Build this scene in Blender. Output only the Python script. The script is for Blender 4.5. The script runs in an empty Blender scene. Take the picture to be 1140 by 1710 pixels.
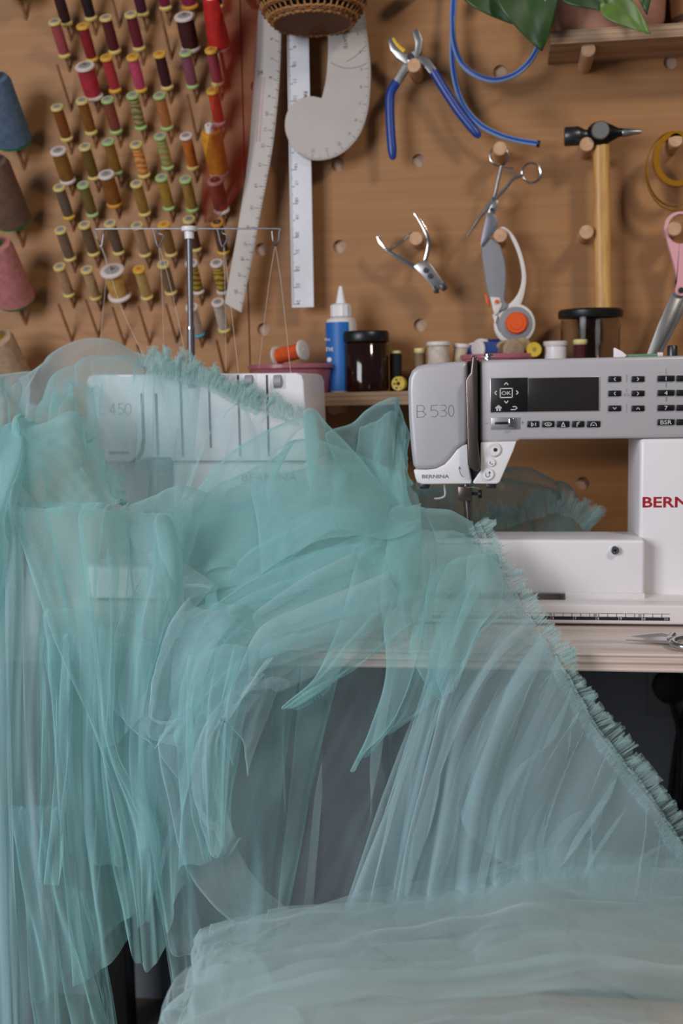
import bpy, bmesh, math, random
import numpy as np
from mathutils import Vector, Matrix, Quaternion

random.seed(7)
SC = bpy.context.scene
COL = SC.collection

# ------------------------------------------------------------------ camera
F = 1900.0                                   # focal length in pixels of the 1140 x 1710 frame
CX, CY = 570.0, 855.0
CAM = Vector((0.0, -1.735, 1.017))
yaw, pitch, roll = math.radians(8.4), math.radians(6.3), math.radians(1.1)
fwd = Vector((-math.sin(yaw)*math.cos(pitch), math.cos(yaw)*math.cos(pitch), -math.sin(pitch)))
rgt = Vector((math.cos(yaw), math.sin(yaw), 0))
upv = rgt.cross(fwd)
R_ = rgt*math.cos(roll) - upv*math.sin(roll)
U_ = upv*math.cos(roll) + rgt*math.sin(roll)
cd = bpy.data.cameras.new('camera')
cam = bpy.data.objects.new('camera', cd)
COL.objects.link(cam)
m = Matrix((R_, U_, -fwd)).transposed().to_4x4()
m.translation = CAM
cam.matrix_world = m
cd.sensor_fit = 'HORIZONTAL'
cd.sensor_width = 24.0
cd.lens = 24.0*F/1140.0
cd.dof.use_dof = True
cd.dof.focus_distance = 1.19
cd.dof.aperture_fstop = 5.0
cd.clip_start = 0.02
SC.camera = cam

# ------------------------------------------------------------------ world, lights, exposure
w = bpy.data.worlds.new('world')
SC.world = w
w.use_nodes = True
bg = w.node_tree.nodes['Background']
bg.inputs[0].default_value = (0.62, 0.74, 0.92, 1)
bg.inputs[1].default_value = 0.14


def area(name, loc, target, sx, sy, energy, col):
    l = bpy.data.lights.new(name, 'AREA')
    l.shape = 'RECTANGLE'
    l.size, l.size_y, l.energy, l.color = sx, sy, energy, col
    o = bpy.data.objects.new(name, l)
    COL.objects.link(o)
    o.location = loc
    o.rotation_euler = (Vector(target)-Vector(loc)).to_track_quat('-Z', 'Y').to_euler()
    return o


area('window_daylight', (-1.55, -2.5, 1.5), (-0.05, -0.5, 0.85), 1.1, 1.2, 52, (0.93, 0.95, 1.0))
area('skylight_daylight', (1.15, -1.75, 2.45), (0.05, -0.1, 1.0), 0.32, 0.32, 19, (1.0, 0.90, 0.78))

SC.view_settings.view_transform = 'Standard'
SC.view_settings.look = 'None'
SC.view_settings.exposure = -0.08
SC.view_settings.gamma = 1.0
SC.view_settings.use_curve_mapping = False
SC.cycles.transparent_max_bounces = 32
SC.cycles.max_bounces = 6

# ------------------------------------------------------------------ helpers


def P(px, py, Y):
    """world point on the plane y = Y seen at this pixel"""
    d = fwd + R_*((px-CX)/F) - U_*((py-CY)/F)
    t = (Y-CAM.y)/d.y
    return CAM + d*t


def mpp(Y):
    return (Y-CAM.y)/F*1.01          # metres for one pixel at depth Y


def srgb(h):
    h = h.lstrip('#')
    c = [int(h[i:i+2], 16)/255 for i in (0, 2, 4)]
    return tuple(x/12.92 if x <= .04045 else ((x+.055)/1.055)**2.4 for x in c)


MATS = {}


def M(name, col, rough=.5, metal=0, vary=0.0, vscale=60, bump=0.0, bscale=300, stretch=(1, 1, 1),
      trans=0, ior=1.45, coat=0, spec=.5, alpha=1.0, sheen=0):
    if name in MATS:
        return MATS[name]
    mt = bpy.data.materials.new(name)
    mt.use_nodes = True
    nt = mt.node_tree
    b = nt.nodes['Principled BSDF']
    c = srgb(col) if isinstance(col, str) else col
    b.inputs['Base Color'].default_value = (*c, 1)
    b.inputs['Roughness'].default_value = rough
    b.inputs['Metallic'].default_value = metal
    b.inputs['Transmission Weight'].default_value = trans
    b.inputs['IOR'].default_value = ior
    b.inputs['Coat Weight'].default_value = coat
    b.inputs['Specular IOR Level'].default_value = spec
    b.inputs['Alpha'].default_value = alpha
    if vary or bump:
        tc = nt.nodes.new('ShaderNodeTexCoord')
        mp = nt.nodes.new('ShaderNodeMapping')
        mp.inputs['Scale'].default_value = stretch
        nt.links.new(tc.outputs['Object'], mp.inputs[0])
    if vary:
        n = nt.nodes.new('ShaderNodeTexNoise')
        n.inputs['Scale'].default_value = vscale
        n.inputs['Detail'].default_value = 5
        nt.links.new(mp.outputs[0], n.inputs['Vector'])
        r = nt.nodes.new('ShaderNodeValToRGB')
        r.color_ramp.elements[0].position = .25
        r.color_ramp.elements[1].position = .75
        r.color_ramp.elements[0].color = (*[x*(1-vary) for x in c], 1)
        r.color_ramp.elements[1].color = (*[min(1, x*(1+vary)) for x in c], 1)
        nt.links.new(n.outputs[0], r.inputs[0])
        nt.links.new(r.outputs[0], b.inputs['Base Color'])
    if bump:
        n = nt.nodes.new('ShaderNodeTexNoise')
        n.inputs['Scale'].default_value = bscale
        nt.links.new(mp.outputs[0], n.inputs['Vector'])
        bp = nt.nodes.new('ShaderNodeBump')
        bp.inputs['Strength'].default_value = bump
        bp.inputs['Distance'].default_value = .001
        nt.links.new(n.outputs[0], bp.inputs['Height'])
        nt.links.new(bp.outputs[0], b.inputs['Normal'])
    MATS[name] = mt
    return mt


def M_wood(name, c1, c2, stretch=(1.5, 14, 40), scale=4.0, rough=.6, bands=None):
    """timber: stretched grain; bands = ply layer spacing along z for a plywood edge"""
    mt = bpy.data.materials.new(name)
    mt.use_nodes = True
    nt = mt.node_tree
    b = nt.nodes['Principled BSDF']
    b.inputs['Roughness'].default_value = rough
    tc = nt.nodes.new('ShaderNodeTexCoord')
    mp = nt.nodes.new('ShaderNodeMapping')
    mp.inputs['Scale'].default_value = stretch
    nt.links.new(tc.outputs['Object'], mp.inputs[0])
    n = nt.nodes.new('ShaderNodeTexNoise')
    n.inputs['Scale'].default_value = scale
    n.inputs['Detail'].default_value = 7
    n.inputs['Roughness'].default_value = .6
    nt.links.new(mp.outputs[0], n.inputs['Vector'])
    r = nt.nodes.new('ShaderNodeValToRGB')
    r.color_ramp.elements[0].position = .3
    r.color_ramp.elements[1].position = .72
    r.color_ramp.elements[0].color = (*srgb(c1), 1)
    r.color_ramp.elements[1].color = (*srgb(c2), 1)
    nt.links.new(n.outputs[0], r.inputs[0])
    out = r.outputs[0]
    if bands:
        sp = nt.nodes.new('ShaderNodeSeparateXYZ')
        nt.links.new(tc.outputs['Object'], sp.inputs[0])
        ma = nt.nodes.new('ShaderNodeMath')
        ma.operation = 'MULTIPLY'
        ma.inputs[1].default_value = 2*math.pi/bands
        nt.links.new(sp.outputs[2], ma.inputs[0])
        si = nt.nodes.new('ShaderNodeMath')
        si.operation = 'SINE'
        nt.links.new(ma.outputs[0], si.inputs[0])
        rr = nt.nodes.new('ShaderNodeMapRange')
        rr.inputs[1].default_value = .3
        rr.inputs[2].default_value = 1
        rr.inputs[3].default_value = 1.0
        rr.inputs[4].default_value = .62
        nt.links.new(si.outputs[0], rr.inputs[0])
        mx = nt.nodes.new('ShaderNodeMix')
        mx.data_type = 'RGBA'
        mx.blend_type = 'MULTIPLY'
        mx.inputs[0].default_value = 1
        nt.links.new(out, mx.inputs[6])
        nt.links.new(rr.outputs[0], mx.inputs[7])
        out = mx.outputs[2]
    nt.links.new(out, b.inputs['Base Color'])
    bp = nt.nodes.new('ShaderNodeBump')
    bp.inputs['Strength'].default_value = .15
    bp.inputs['Distance'].default_value = .001
    nt.links.new(n.outputs[0], bp.inputs['Height'])
    nt.links.new(bp.outputs[0], b.inputs['Normal'])
    MATS[name] = mt
    return mt


def M_sheer(name, col, T0, translucent=.45, weave=.12):
    """net fabric: the light let through falls with the slant path through the threads (Beer's law)"""
    mt = bpy.data.materials.new(name)
    mt.use_nodes = True
    nt = mt.node_tree
    nt.nodes.clear()
    N = nt.nodes.new
    out = N('ShaderNodeOutputMaterial')
    geo = N('ShaderNodeNewGeometry')
    dot = N('ShaderNodeVectorMath')
    dot.operation = 'DOT_PRODUCT'
    nt.links.new(geo.outputs['Normal'], dot.inputs[0])
    nt.links.new(geo.outputs['Incoming'], dot.inputs[1])
    ab = N('ShaderNodeMath'); ab.operation = 'ABSOLUTE'
    nt.links.new(dot.outputs['Value'], ab.inputs[0])
    mx = N('ShaderNodeMath'); mx.operation = 'MAXIMUM'; mx.inputs[1].default_value = .07
    nt.links.new(ab.outputs[0], mx.inputs[0])
    inv = N('ShaderNodeMath'); inv.operation = 'DIVIDE'; inv.inputs[0].default_value = 1
    nt.links.new(mx.outputs[0], inv.inputs[1])
    tc = N('ShaderNodeTexCoord')
    nz = N('ShaderNodeTexNoise'); nz.inputs['Scale'].default_value = 900; nz.inputs['Detail'].default_value = 1
    nt.links.new(tc.outputs['Object'], nz.inputs['Vector'])
    rg = N('ShaderNodeMapRange')
    rg.inputs[1].default_value = .3; rg.inputs[2].default_value = .7
    rg.inputs[3].default_value = T0-weave*.5*(1-T0); rg.inputs[4].default_value = T0+weave*.5*(1-T0)
    nt.links.new(nz.outputs[0], rg.inputs[0])
    pw = N('ShaderNodeMath'); pw.operation = 'POWER'
    nt.links.new(rg.outputs[0], pw.inputs[0])
    nt.links.new(inv.outputs[0], pw.inputs[1])
    tr = N('ShaderNodeBsdfTransparent')
    # threads are round: their surfaces face every way around the sheet normal
    n3 = N('ShaderNodeTexNoise'); n3.inputs['Scale'].default_value = 2600; n3.inputs['Detail'].default_value = 0
    nt.links.new(tc.outputs['Object'], n3.inputs['Vector'])
    sb = N('ShaderNodeVectorMath'); sb.operation = 'SUBTRACT'; sb.inputs[1].default_value = (.5, .5, .5)
    nt.links.new(n3.outputs['Color'], sb.inputs[0])
    sc2 = N('ShaderNodeVectorMath'); sc2.operation = 'SCALE'; sc2.inputs['Scale'].default_value = 2.0
    nt.links.new(sb.outputs[0], sc2.inputs[0])
    ad = N('ShaderNodeVectorMath'); ad.operation = 'ADD'
    nt.links.new(geo.outputs['Normal'], ad.inputs[0]); nt.links.new(sc2.outputs[0], ad.inputs[1])
    nm = N('ShaderNodeVectorMath'); nm.operation = 'NORMALIZE'
    nt.links.new(ad.outputs[0], nm.inputs[0])
    df = N('ShaderNodeBsdfDiffuse'); df.inputs[0].default_value = (*col, 1)
    tl = N('ShaderNodeBsdfTranslucent'); tl.inputs[0].default_value = (*col, 1)
    nt.links.new(nm.outputs[0], df.inputs['Normal']); nt.links.new(nm.outputs[0], tl.inputs['Normal'])
    m1 = N('ShaderNodeMixShader'); m1.inputs[0].default_value = translucent
    nt.links.new(df.outputs[0], m1.inputs[1]); nt.links.new(tl.outputs[0], m1.inputs[2])
    sh_ = N('ShaderNodeBsdfSheen'); sh_.inputs['Color'].default_value = (.82, .93, 1.0, 1); sh_.inputs['Roughness'].default_value = .35
    ms = N('ShaderNodeMixShader'); ms.inputs[0].default_value = .18
    nt.links.new(m1.outputs[0], ms.inputs[1]); nt.links.new(sh_.outputs[0], ms.inputs[2])
    m1 = ms
    m2 = N('ShaderNodeMixShader')
    nt.links.new(pw.outputs[0], m2.inputs[0])
    nt.links.new(m1.outputs[0], m2.inputs[1]); nt.links.new(tr.outputs[0], m2.inputs[2])
    nt.links.new(m2.outputs[0], out.inputs[0])
    MATS[name] = mt
    return mt


def origin(o):
    v = Vector((0, 0, 0))
    while o:
        v += o.location
        o = o.parent
    return v


def thing(name, label, cat, loc, group=None):
    o = bpy.data.objects.new(name, None)
    o.empty_display_size = .02
    COL.objects.link(o)
    o.location = loc
    o['label'] = label
    o['category'] = cat
    if group:
        o['group'] = group
    return o


def tag(o, label, cat, group=None):
    o['label'] = label
    o['category'] = cat
    if group:
        o['group'] = group
    return o


class B:
    """collects shapes (world space) into one mesh"""

    def __init__(s):
        s.bm = bmesh.new()

    def poly(s, verts, faces):
        vs = [s.bm.verts.new(v) for v in verts]
        for f in faces:
            try:
                s.bm.faces.new([vs[i] for i in f])
            except ValueError:
                pass
        return s

    def box(s, a, b, bevel=0, seg=2):
        x0, y0, z0 = (min(a[i], b[i]) for i in range(3))
        x1, y1, z1 = (max(a[i], b[i]) for i in range(3))
        return s.prism([(x0, z0), (x1, z0), (x1, z1), (x0, z1)], y0, y1, bevel, seg, True)

    def prism(s, pts, y0, y1, bevel=0, seg=2, both=True):
        """outline in (x, z), from y0 (front) to y1 (back)"""
        t = bmesh.new()
        pts = [(p[0], p[1]) if len(p) == 2 else (p[0], p[2]) for p in pts]
        a = [t.verts.new((x, y0, z)) for x, z in pts]
        c = [t.verts.new((x, y1, z)) for x, z in pts]
        n = len(pts)
        ff = t.faces.new(a)
        t.faces.new(c[::-1])
        for i in range(n):
            j = (i+1) % n
            t.faces.new((a[j], a[i], c[i], c[j]))
        bmesh.ops.recalc_face_normals(t, faces=t.faces[:])
        if bevel:
            es = [e for e in t.edges if all(abs(v.co.y-y0) < 1e-7 for v in e.verts) or
                  (both and all(abs(v.co.y-y1) < 1e-7 for v in e.verts)) or
                  (len(e.link_faces) == 2 and e.calc_face_angle(0) > .9)]
            bmesh.ops.bevel(t, geom=es, offset=bevel, segments=seg, affect='EDGES', profile=.5, clamp_overlap=True)
        s._take(t)
        return s

    def _take(s, t):
        mp = {}
        for v in t.verts:
            mp[v] = s.bm.verts.new(v.co)
        for f in t.faces:
            try:
                s.bm.faces.new([mp[v] for v in f.verts])
            except ValueError:
                pass
        t.free()

    def tube(s, pts, r, seg=8, caps=True, flat=None):
        pts = [Vector(p) for p in pts]
        n = len(pts)
        rs = r if isinstance(r, (list, tuple)) else [r]*n
        rings = []
        t0 = (pts[1]-pts[0]).normalized()
        nv = t0.orthogonal().normalized()
        if abs(t0.y) < .9:
            nv = (Vector((0, 1, 0)) - t0*t0.y).normalized()
        for i in range(n):
            t = (pts[min(i+1, n-1)]-pts[max(i-1, 0)])
            if t.length < 1e-9:
                t = t0
            t.normalize()
            nv = (nv - t*nv.dot(t)).normalized()
            bv = t.cross(nv)
            k = flat or 1.0
            rings.append([s.bm.verts.new(pts[i]+(nv*math.cos(a)*k+bv*math.sin(a))*rs[i])
                          for a in (2*math.pi*j/seg for j in range(seg))])
        for i in range(n-1):
            for j in range(seg):
                k2 = (j+1) % seg
                s.bm.faces.new((rings[i][j], rings[i][k2], rings[i+1][k2], rings[i+1][j]))
        if caps:
            s.bm.faces.new(rings[0][::-1])
            s.bm.faces.new(rings[-1])
        return s

    def lathe(s, prof, base, axis=(0, 0, 1), seg=24, flute=0, nfl=0):
        """profile [(r, h)] around axis from base"""
        base = Vector(base)
        q = Vector((0, 0, 1)).rotation_difference(Vector(axis).normalized())
        rings = []
        for r, h in prof:
            if r <= 1e-6:
                rings.append([s.bm.verts.new(base+q @ Vector((0, 0, h)))])
                continue
            ring = []
            for j in range(seg):
                a = 2*math.pi*j/seg
                rr = r*(1+flute*(1 if (j % 2) else -1)) if nfl else r
                ring.append(s.bm.verts.new(base+q @ Vector((rr*math.cos(a), rr*math.sin(a), h))))
            rings.append(ring)
        for i in range(len(rings)-1):
            a, b = rings[i], rings[i+1]
            if len(a) == 1 and len(b) == 1:
                continue
            for j in range(seg):
                k = (j+1) % seg
                if len(a) == 1:
                    s.bm.faces.new((a[0], b[k], b[j]))
                elif len(b) == 1:
                    s.bm.faces.new((a[j], a[k], b[0]))
                else:
                    s.bm.faces.new((a[j], a[k], b[k], b[j]))
        return s

    def squash_y(s, y0, f):
        for v in s.bm.verts:
            v.co.y = y0+(v.co.y-y0)*f
        return s

    def text(s, st, x, z, Y, h, align='C', rot=0, depth=0, squash=1.0, bold=False):
        """flat print facing -y; h = cap height in metres"""
        vs, fs = GLY[(st, bold)]
        if not vs:
            return s
        k = h/.70
        xs = [v[0] for v in vs]
        w_ = (max(xs)+min(xs))/2 if align == 'C' else (min(xs) if align == 'L' else max(xs))
        c, sn = math.cos(rot), math.sin(rot)
        out = []
        for v in vs:
            a, b_ = (v[0]-w_)*k*squash, (v[1]-.35)*k
            out.append((x+a*c-b_*sn, Y, z+a*sn+b_*c))
        return s.poly(out, fs)

    def build(s, name, mat, parent=None, smooth=True, angle=40):
        bmesh.ops.recalc_face_normals(s.bm, faces=s.bm.faces[:])
        o_ = origin(parent) if parent else Vector((0, 0, 0))
        if o_.length:
            bmesh.ops.translate(s.bm, vec=-o_, verts=s.bm.verts[:])
        if smooth:
            th = math.radians(angle)
            for f in s.bm.faces:
                f.smooth = True
            for e in s.bm.edges:
                if len(e.link_faces) == 2 and e.calc_face_angle(0) > th:
                    e.smooth = False
        me = bpy.data.meshes.new(name)
        s.bm.to_mesh(me)
        s.bm.free()
        me.materials.append(mat)
        ob = bpy.data.objects.new(name, me)
        COL.objects.link(ob)
        if parent:
            ob.parent = parent
        return ob


def struct(o):
    o['kind'] = 'structure'
    return o


def px(pts, Y):
    return [P(a, b, Y) for a, b in pts]


def curve(pts, n):
    """Catmull-Rom through 3D points -> n samples"""
    p = np.array([tuple(q) for q in pts], float)
    k = len(p)
    if k == 2:
        t = np.linspace(0, 1, n)[:, None]
        return p[0]*(1-t)+p[1]*t
    q = np.vstack([2*p[0]-p[1], p, 2*p[-1]-p[-2]])
    d = np.linalg.norm(np.diff(p, axis=0), axis=1)**.6
    s = np.concatenate([[0], np.cumsum(d)])
    s /= s[-1]
    u = np.linspace(0, 1, n)
    i = np.clip(np.searchsorted(s, u, 'right')-1, 0, k-2)
    t = ((u-s[i])/(s[i+1]-s[i]))[:, None]
    a, b, c, e = q[i], q[i+1], q[i+2], q[i+3]
    return .5*((2*b)+(-a+c)*t+(2*a-5*b+4*c-e)*t*t+(-a+3*b-3*c+e)*t**3)


def crv(pts, n):
    return [Vector(v) for v in curve(pts, n)]


# lettering, made once while the scene is small
GLY = {}


def make_glyphs(strings):
    tmp = []
    for st, bold in strings:
        c = bpy.data.curves.new('t', 'FONT')
        c.body = st
        c.size = 1
        c.resolution_u = 3
        if bold:
            c.offset = .022
        o = bpy.data.objects.new('t', c)
        COL.objects.link(o)
        tmp.append((st, bold, o, c))
    dg = bpy.context.evaluated_depsgraph_get()
    dg.update()
    for st, bold, o, c in tmp:
        me = bpy.data.meshes.new_from_object(o.evaluated_get(dg))
        GLY[(st, bold)] = ([tuple(v.co) for v in me.vertices], [tuple(p.vertices) for p in me.polygons])
        bpy.data.meshes.remove(me)
    for st, bold, o, c in tmp:
        bpy.data.objects.remove(o)
        bpy.data.curves.remove(c)


make_glyphs([(str(i), False) for i in range(0, 31)] +
            [(t, False) for t in ('OK', 'BSR', '<', '>', '-', '+', 'ne', 'the')] +
            [('BERNINA', True), ('BERNINA', False), ('FAIRGATE', True), ('FA', True)])

# ------------------------------------------------------------------ materials
BOARD = M_wood('birch_ply_board', '#94663c', '#a67648', (1.0, 10, 26), 3.0, .62)
BACKS = M('hole_lightening_tone', '#b79a86', .9, vary=.05)  # tone stands in for lit wall seen through the holes
SHELF = M_wood('pine_ply_shelf', '#8f6f56', '#c29f80', (1.5, 14, 60), 4, .6, .0065)
TABLE = M_wood('whitewashed_ply', '#c4ada4', '#efe2db', (1.0, 14, 60), 4, .5)
TEDGE = M_wood('whitewashed_ply_edge', '#b99a8c', '#ead6ca', (1.0, 14, 90), 4, .6, .0075)
DOWEL = M_wood('beech_dowel', '#b78a66', '#d0a884', (20, 20, 20), 6, .6)
THIN = M_wood('dark_peg_wood', '#7d5636', '#9a6e49', (20, 20, 8), 6, .6)
HANDLE = M_wood('hammer_handle_wood', '#b07c42', '#d8a662', (60, 60, 5), 3, .45)
GREYWALL = M('grey_paint', '#63666a', .8, vary=.06, vscale=8)
FLOORM = M_wood('dark_floor_boards', '#3a3430', '#514840', (1, 12, 1), 4, .5)
WHITE = M('white_plastic', '#e4dfe2', .32, vary=.02, vscale=30)
WHITE2 = M('warm_white_plastic', '#ddd6d6', .35)
SILVER = M('silver_paint', '#b7b2b6', .38, metal=.12, vary=.03, vscale=500)
BRONZE = M('bronze_metal', '#6b5f5a', .28, metal=.85)
CHROME = M('chrome', '#c9c6c4', .14, metal=1)
STEEL = M('brushed_steel', '#9a9795', .34, metal=.9, vary=.08, vscale=90)
DKSTEEL = M('dark_steel', '#4a4b4d', .35, metal=.8)
ALU = M('matt_aluminium', '#aaa19b', .55, metal=.3, vary=.05, vscale=25)
ALUB = M('bright_aluminium', '#b7b5b9', .45, metal=.4, vary=.05, vscale=25)
BLACK = M('black_plastic', '#141415', .35)
BLACKM = M('black_rubber', '#0c0c0d', .7)
SCREEN = M('dark_screen', '#2b2725', .18)
INK = M('black_ink', '#1c1a1c', .7)
GREYINK = M('grey_ink', '#75727a', .7)
WINK = M('white_print', '#d5d2d2', .6)
REDINK = M('red_lettering', '#a3141f', .5)
TINK = M('faded_red_print', '#b08088', .7)
GREYP = M('grey_rubber', '#85858a', .55)
ORANGE = M('orange_plastic', '#e2591d', .4)
BLUEP = M('blue_vinyl_grip', '#1c3b86', .35)
YEL = M('yellow_plastic', '#d6b41e', .45)
PINK = M('pink_ceramic', '#a8636f', .25, coat=.3)
PINKP = M('pink_plastic', '#e2a5ac', .35)
AMBER = M('amber_glass', '#2a0f06', .08, trans=.35, ior=1.5)
GLASS = M('clear_glass', '#f2f0ec', .06, trans=1, ior=1.22)
TAPE = M('amber_tape', '#b07a1c', .25, trans=.35, ior=1.3)
BLUELAB = M('blue_label', '#1a61ac', .45)
CREAM = M('cream_plastic', '#d8c98a', .45)
WPL = M('white_cap_plastic', '#d9d0cc', .45)
SEAT = M('beige_seat_cloth', '#d8a88c', .85, vary=.06, vscale=40, bump=.2, bscale=900)

# ------------------------------------------------------------------ setting
TZ = 0.7465                                   # table top height
struct(B().box((-3.0, -3.2, -.02), (3.0, .06, 0)).build('floor', FLOORM, smooth=False))
struct(B().box((-3.0, .0095, 0), (3.0, .06, 2.9)).build('wall_back', GREYWALL, smooth=False))

GX0, GZ0, GS, HR = -.372, 1.1065, .1205, .0098


def hole_board(name, x0, x1, z0, z1, y0, y1, label):
    th = thing(name, label, 'pegboard', (x0, 0, z0))
    b = B()
    xs = [x0] + [GX0+GS*(k+.5) for k in range(-9, 12) if x0+.02 < GX0+GS*(k+.5) < x1-.02] + [x1]
    zs = [z0] + [GZ0+GS*(k+.5) for k in range(-9, 12) if z0+.02 < GZ0+GS*(k+.5) < z1-.02] + [z1]
    for i in range(len(xs)-1):
        for j in range(len(zs)-1):
            a0, a1, c0, c1 = xs[i], xs[i+1], zs[j], zs[j+1]
            hx = [GX0+GS*k for k in range(-9, 12) if a0+HR+.003 < GX0+GS*k < a1-HR-.003]
            hz = [GZ0+GS*k for k in range(-9, 12) if c0+HR+.003 < GZ0+GS*k < c1-HR-.003]
            if not hx or not hz or (x0 < -.9):
                for y in (y0, y1):
                    b.poly([(a0, y, c0), (a1, y, c0), (a1, y, c1), (a0, y, c1)], [(0, 1, 2, 3)])
                continue
            cx_, cz_ = hx[0], hz[0]
            an = sorted([2*math.pi*k/24 for k in range(24)] +
                        [math.atan2(zz-cz_, xx-cx_) % (2*math.pi) for xx in (a0, a1) for zz in (c0, c1)])
            inn, outr = [], []
            for a in an:
                ca, sa = math.cos(a), math.sin(a)
                tx = ((a1 if ca > 0 else a0)-cx_)/ca if abs(ca) > 1e-9 else 1e9
                tz = ((c1 if sa > 0 else c0)-cz_)/sa if abs(sa) > 1e-9 else 1e9
                t = min(tx, tz)
                inn.append((cx_+HR*ca, cz_+HR*sa))
                outr.append((cx_+t*ca, cz_+t*sa))
            n = len(an)
            vs = [(p[0], y, p[1]) for y in (y0, y1) for p in inn] + [(p[0], y, p[1]) for y in (y0, y1) for p in outr]
            fs = []
            for k in range(n):
                q = (k+1) % n
                fs.append((k, q, 2*n+q, 2*n+k))
                fs.append((n+k, n+q, 3*n+q, 3*n+k))
                fs.append((k, q, n+q, n+k))
            b.poly(vs, fs)
    for (ax, az), (bx, bz) in (((x0, z0), (x1, z0)), ((x1, z0), (x1, z1)), ((x1, z1), (x0, z1)), ((x0, z1), (x0, z0))):
        b.poly([(ax, y0, az), (bx, y0, bz), (bx, y1, bz), (ax, y1, az)], [(0, 1, 2, 3)])
    b.build('panel', BOARD, th, smooth=False)
    B().box((x0+.004, y1+.0002, z0+.004), (x1-.004, y1+.0016, z1-.004)).build('added_hole_backing', BACKS, th, smooth=False)  # added sheet that lightens the holes in place of the lit wall
    return th


SEAM = -.3945
BR = hole_board('pegboard', SEAM+.001, .62, .70, 1.95, 0, .007, 'right plywood pegboard with round holes holding the hanging tools')
BL = hole_board('pegboard', -1.15, SEAM-.001, .70, 1.95, 0, .007, 'left plywood board carrying the rows of thread spools on thin pegs')


def dowel(c, r, length=.062, r_=.0098, z=0):
    x, zz = GX0+GS*c, GZ0+GS*r
    B().lathe([(0, 0), (r_*.9, 0), (r_, .001), (r_, length+.006), (0, length+.006)], (x, -length, zz), (0, 1, 0), 24).build('peg', DOWEL, BR)


for c, r in ((2, 3), (3, 2), (3, 1), (4, 2), (4, 1), (5, 2), (5, 1), (2, 1), (0, 4), (2, 4), (3, 4), (1, 4)):
    dowel(c, r)
dowel(4, 3, .088)
dowel(6, 3, .088)
for c in (1, 3, 5):
    dowel(c, -1, .09, z=0)

# table
tb = thing('work_table', 'whitewashed plywood work table carrying the two machines', 'table', (0, -.3, 0))
B().box((-1.15, -.595, TZ-.018), (.75, -.012, TZ), .0015).build('table_top', TABLE, tb, smooth=False)
B().box((-1.15, -.597, TZ-.0178), (.75, -.5952, TZ-.0004), .0006).build('ply_edge', TEDGE, tb, smooth=False)
for x, y in ((-1.1, -.56), (.7, -.56), (-1.1, -.06), (.7, -.06), (P(197, 1650, -.10).x, -.10)):
    B().box((x-.022, y-.022, 0), (x+.022, y+.022, TZ-.018), .003).build('leg', BLACK, tb)

# lower shelf and upper shelf
sh = B().box((SEAM+.004, -.11, 1.0085-.0195), (.60, -.0005, 1.0085), .0008).build('shelf', SHELF, smooth=False)
tag(sh, 'long narrow plywood shelf holding jars and spools behind the machines', 'shelf')
uz = 1.474
us = B().box((P(918, 74, -.1).x, -.10, uz), (.60, -.0005, uz+.018), .0008).build('shelf', SHELF, smooth=False)
tag(us, 'short plywood shelf above the hammer carrying the plant', 'shelf')
SHZ = 1.0085

# ------------------------------------------------------------------ thread spools on the rack
DIR = Vector((0, -.67, .742)).normalized()
QD = Vector((0, 0, 1)).rotation_difference(DIR)


def thread_mat(col, second=None):
    key = 'thread_'+col.strip('#')+(second or '').strip('#')
    if key in MATS:
        return MATS[key]
    mt = M(key, col, .75)
    nt = mt.node_tree
    b = nt.nodes['Principled BSDF']
    tc = nt.nodes.new('ShaderNodeTexCoord')
    wv = nt.nodes.new('ShaderNodeTexWave')
    wv.bands_direction = 'Z'
    wv.inputs['Scale'].default_value = 380
    wv.inputs['Distortion'].default_value = 1.5
    nt.links.new(tc.outputs['Object'], wv.inputs[0])
    bp = nt.nodes.new('ShaderNodeBump')
    bp.inputs['Strength'].default_value = .35
    bp.inputs['Distance'].default_value = .0006
    nt.links.new(wv.outputs[1], bp.inputs['Height'])
    nt.links.new(bp.outputs[0], b.inputs['Normal'])
    n = nt.nodes.new('ShaderNodeTexWave' if second else 'ShaderNodeTexNoise')
    n.inputs['Scale'].default_value = 38 if second else 120
    if second:
        n.bands_direction = 'Z'
        n.inputs['Distortion'].default_value = 9
    nt.links.new(tc.outputs['Object'], n.inputs['Vector'])
    r = nt.nodes.new('ShaderNodeValToRGB')
    c = srgb(col)
    c2 = srgb(second) if second else [x*.7 for x in c]
    r.color_ramp.elements[0].color = (*c, 1)
    r.color_ramp.elements[1].color = (*c2, 1)
    r.color_ramp.elements[0].position = .35
    r.color_ramp.elements[1].position = .65
    nt.links.new(n.outputs['Color' if not second else 1], r.inputs[0])
    nt.links.new(r.outputs[0], b.inputs['Base Color'])
    return mt


CAPS = {'c': M('cream_spool_cap', '#cdb56e', .45), 'g': M('pale_green_spool_cap', '#9fb573', .45),
        'w': M('white_spool_cap', '#cfc0b8', .45), 'y': M('yellow_spool_cap', '#cfa23e', .45),
        'b': M('blue_spool_cap', '#4b8fa6', .45), 'o': M('orange_spool_cap', '#c98a34', .45),
        'p': M('pink_spool_cap', '#c99a92', .45), 'n': None}
LABELM = M('spool_paper_label', '#8d8a88', .6)
DARKHOLE = M('spool_hole', '#3c2f28', .8)
SP = {}


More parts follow.
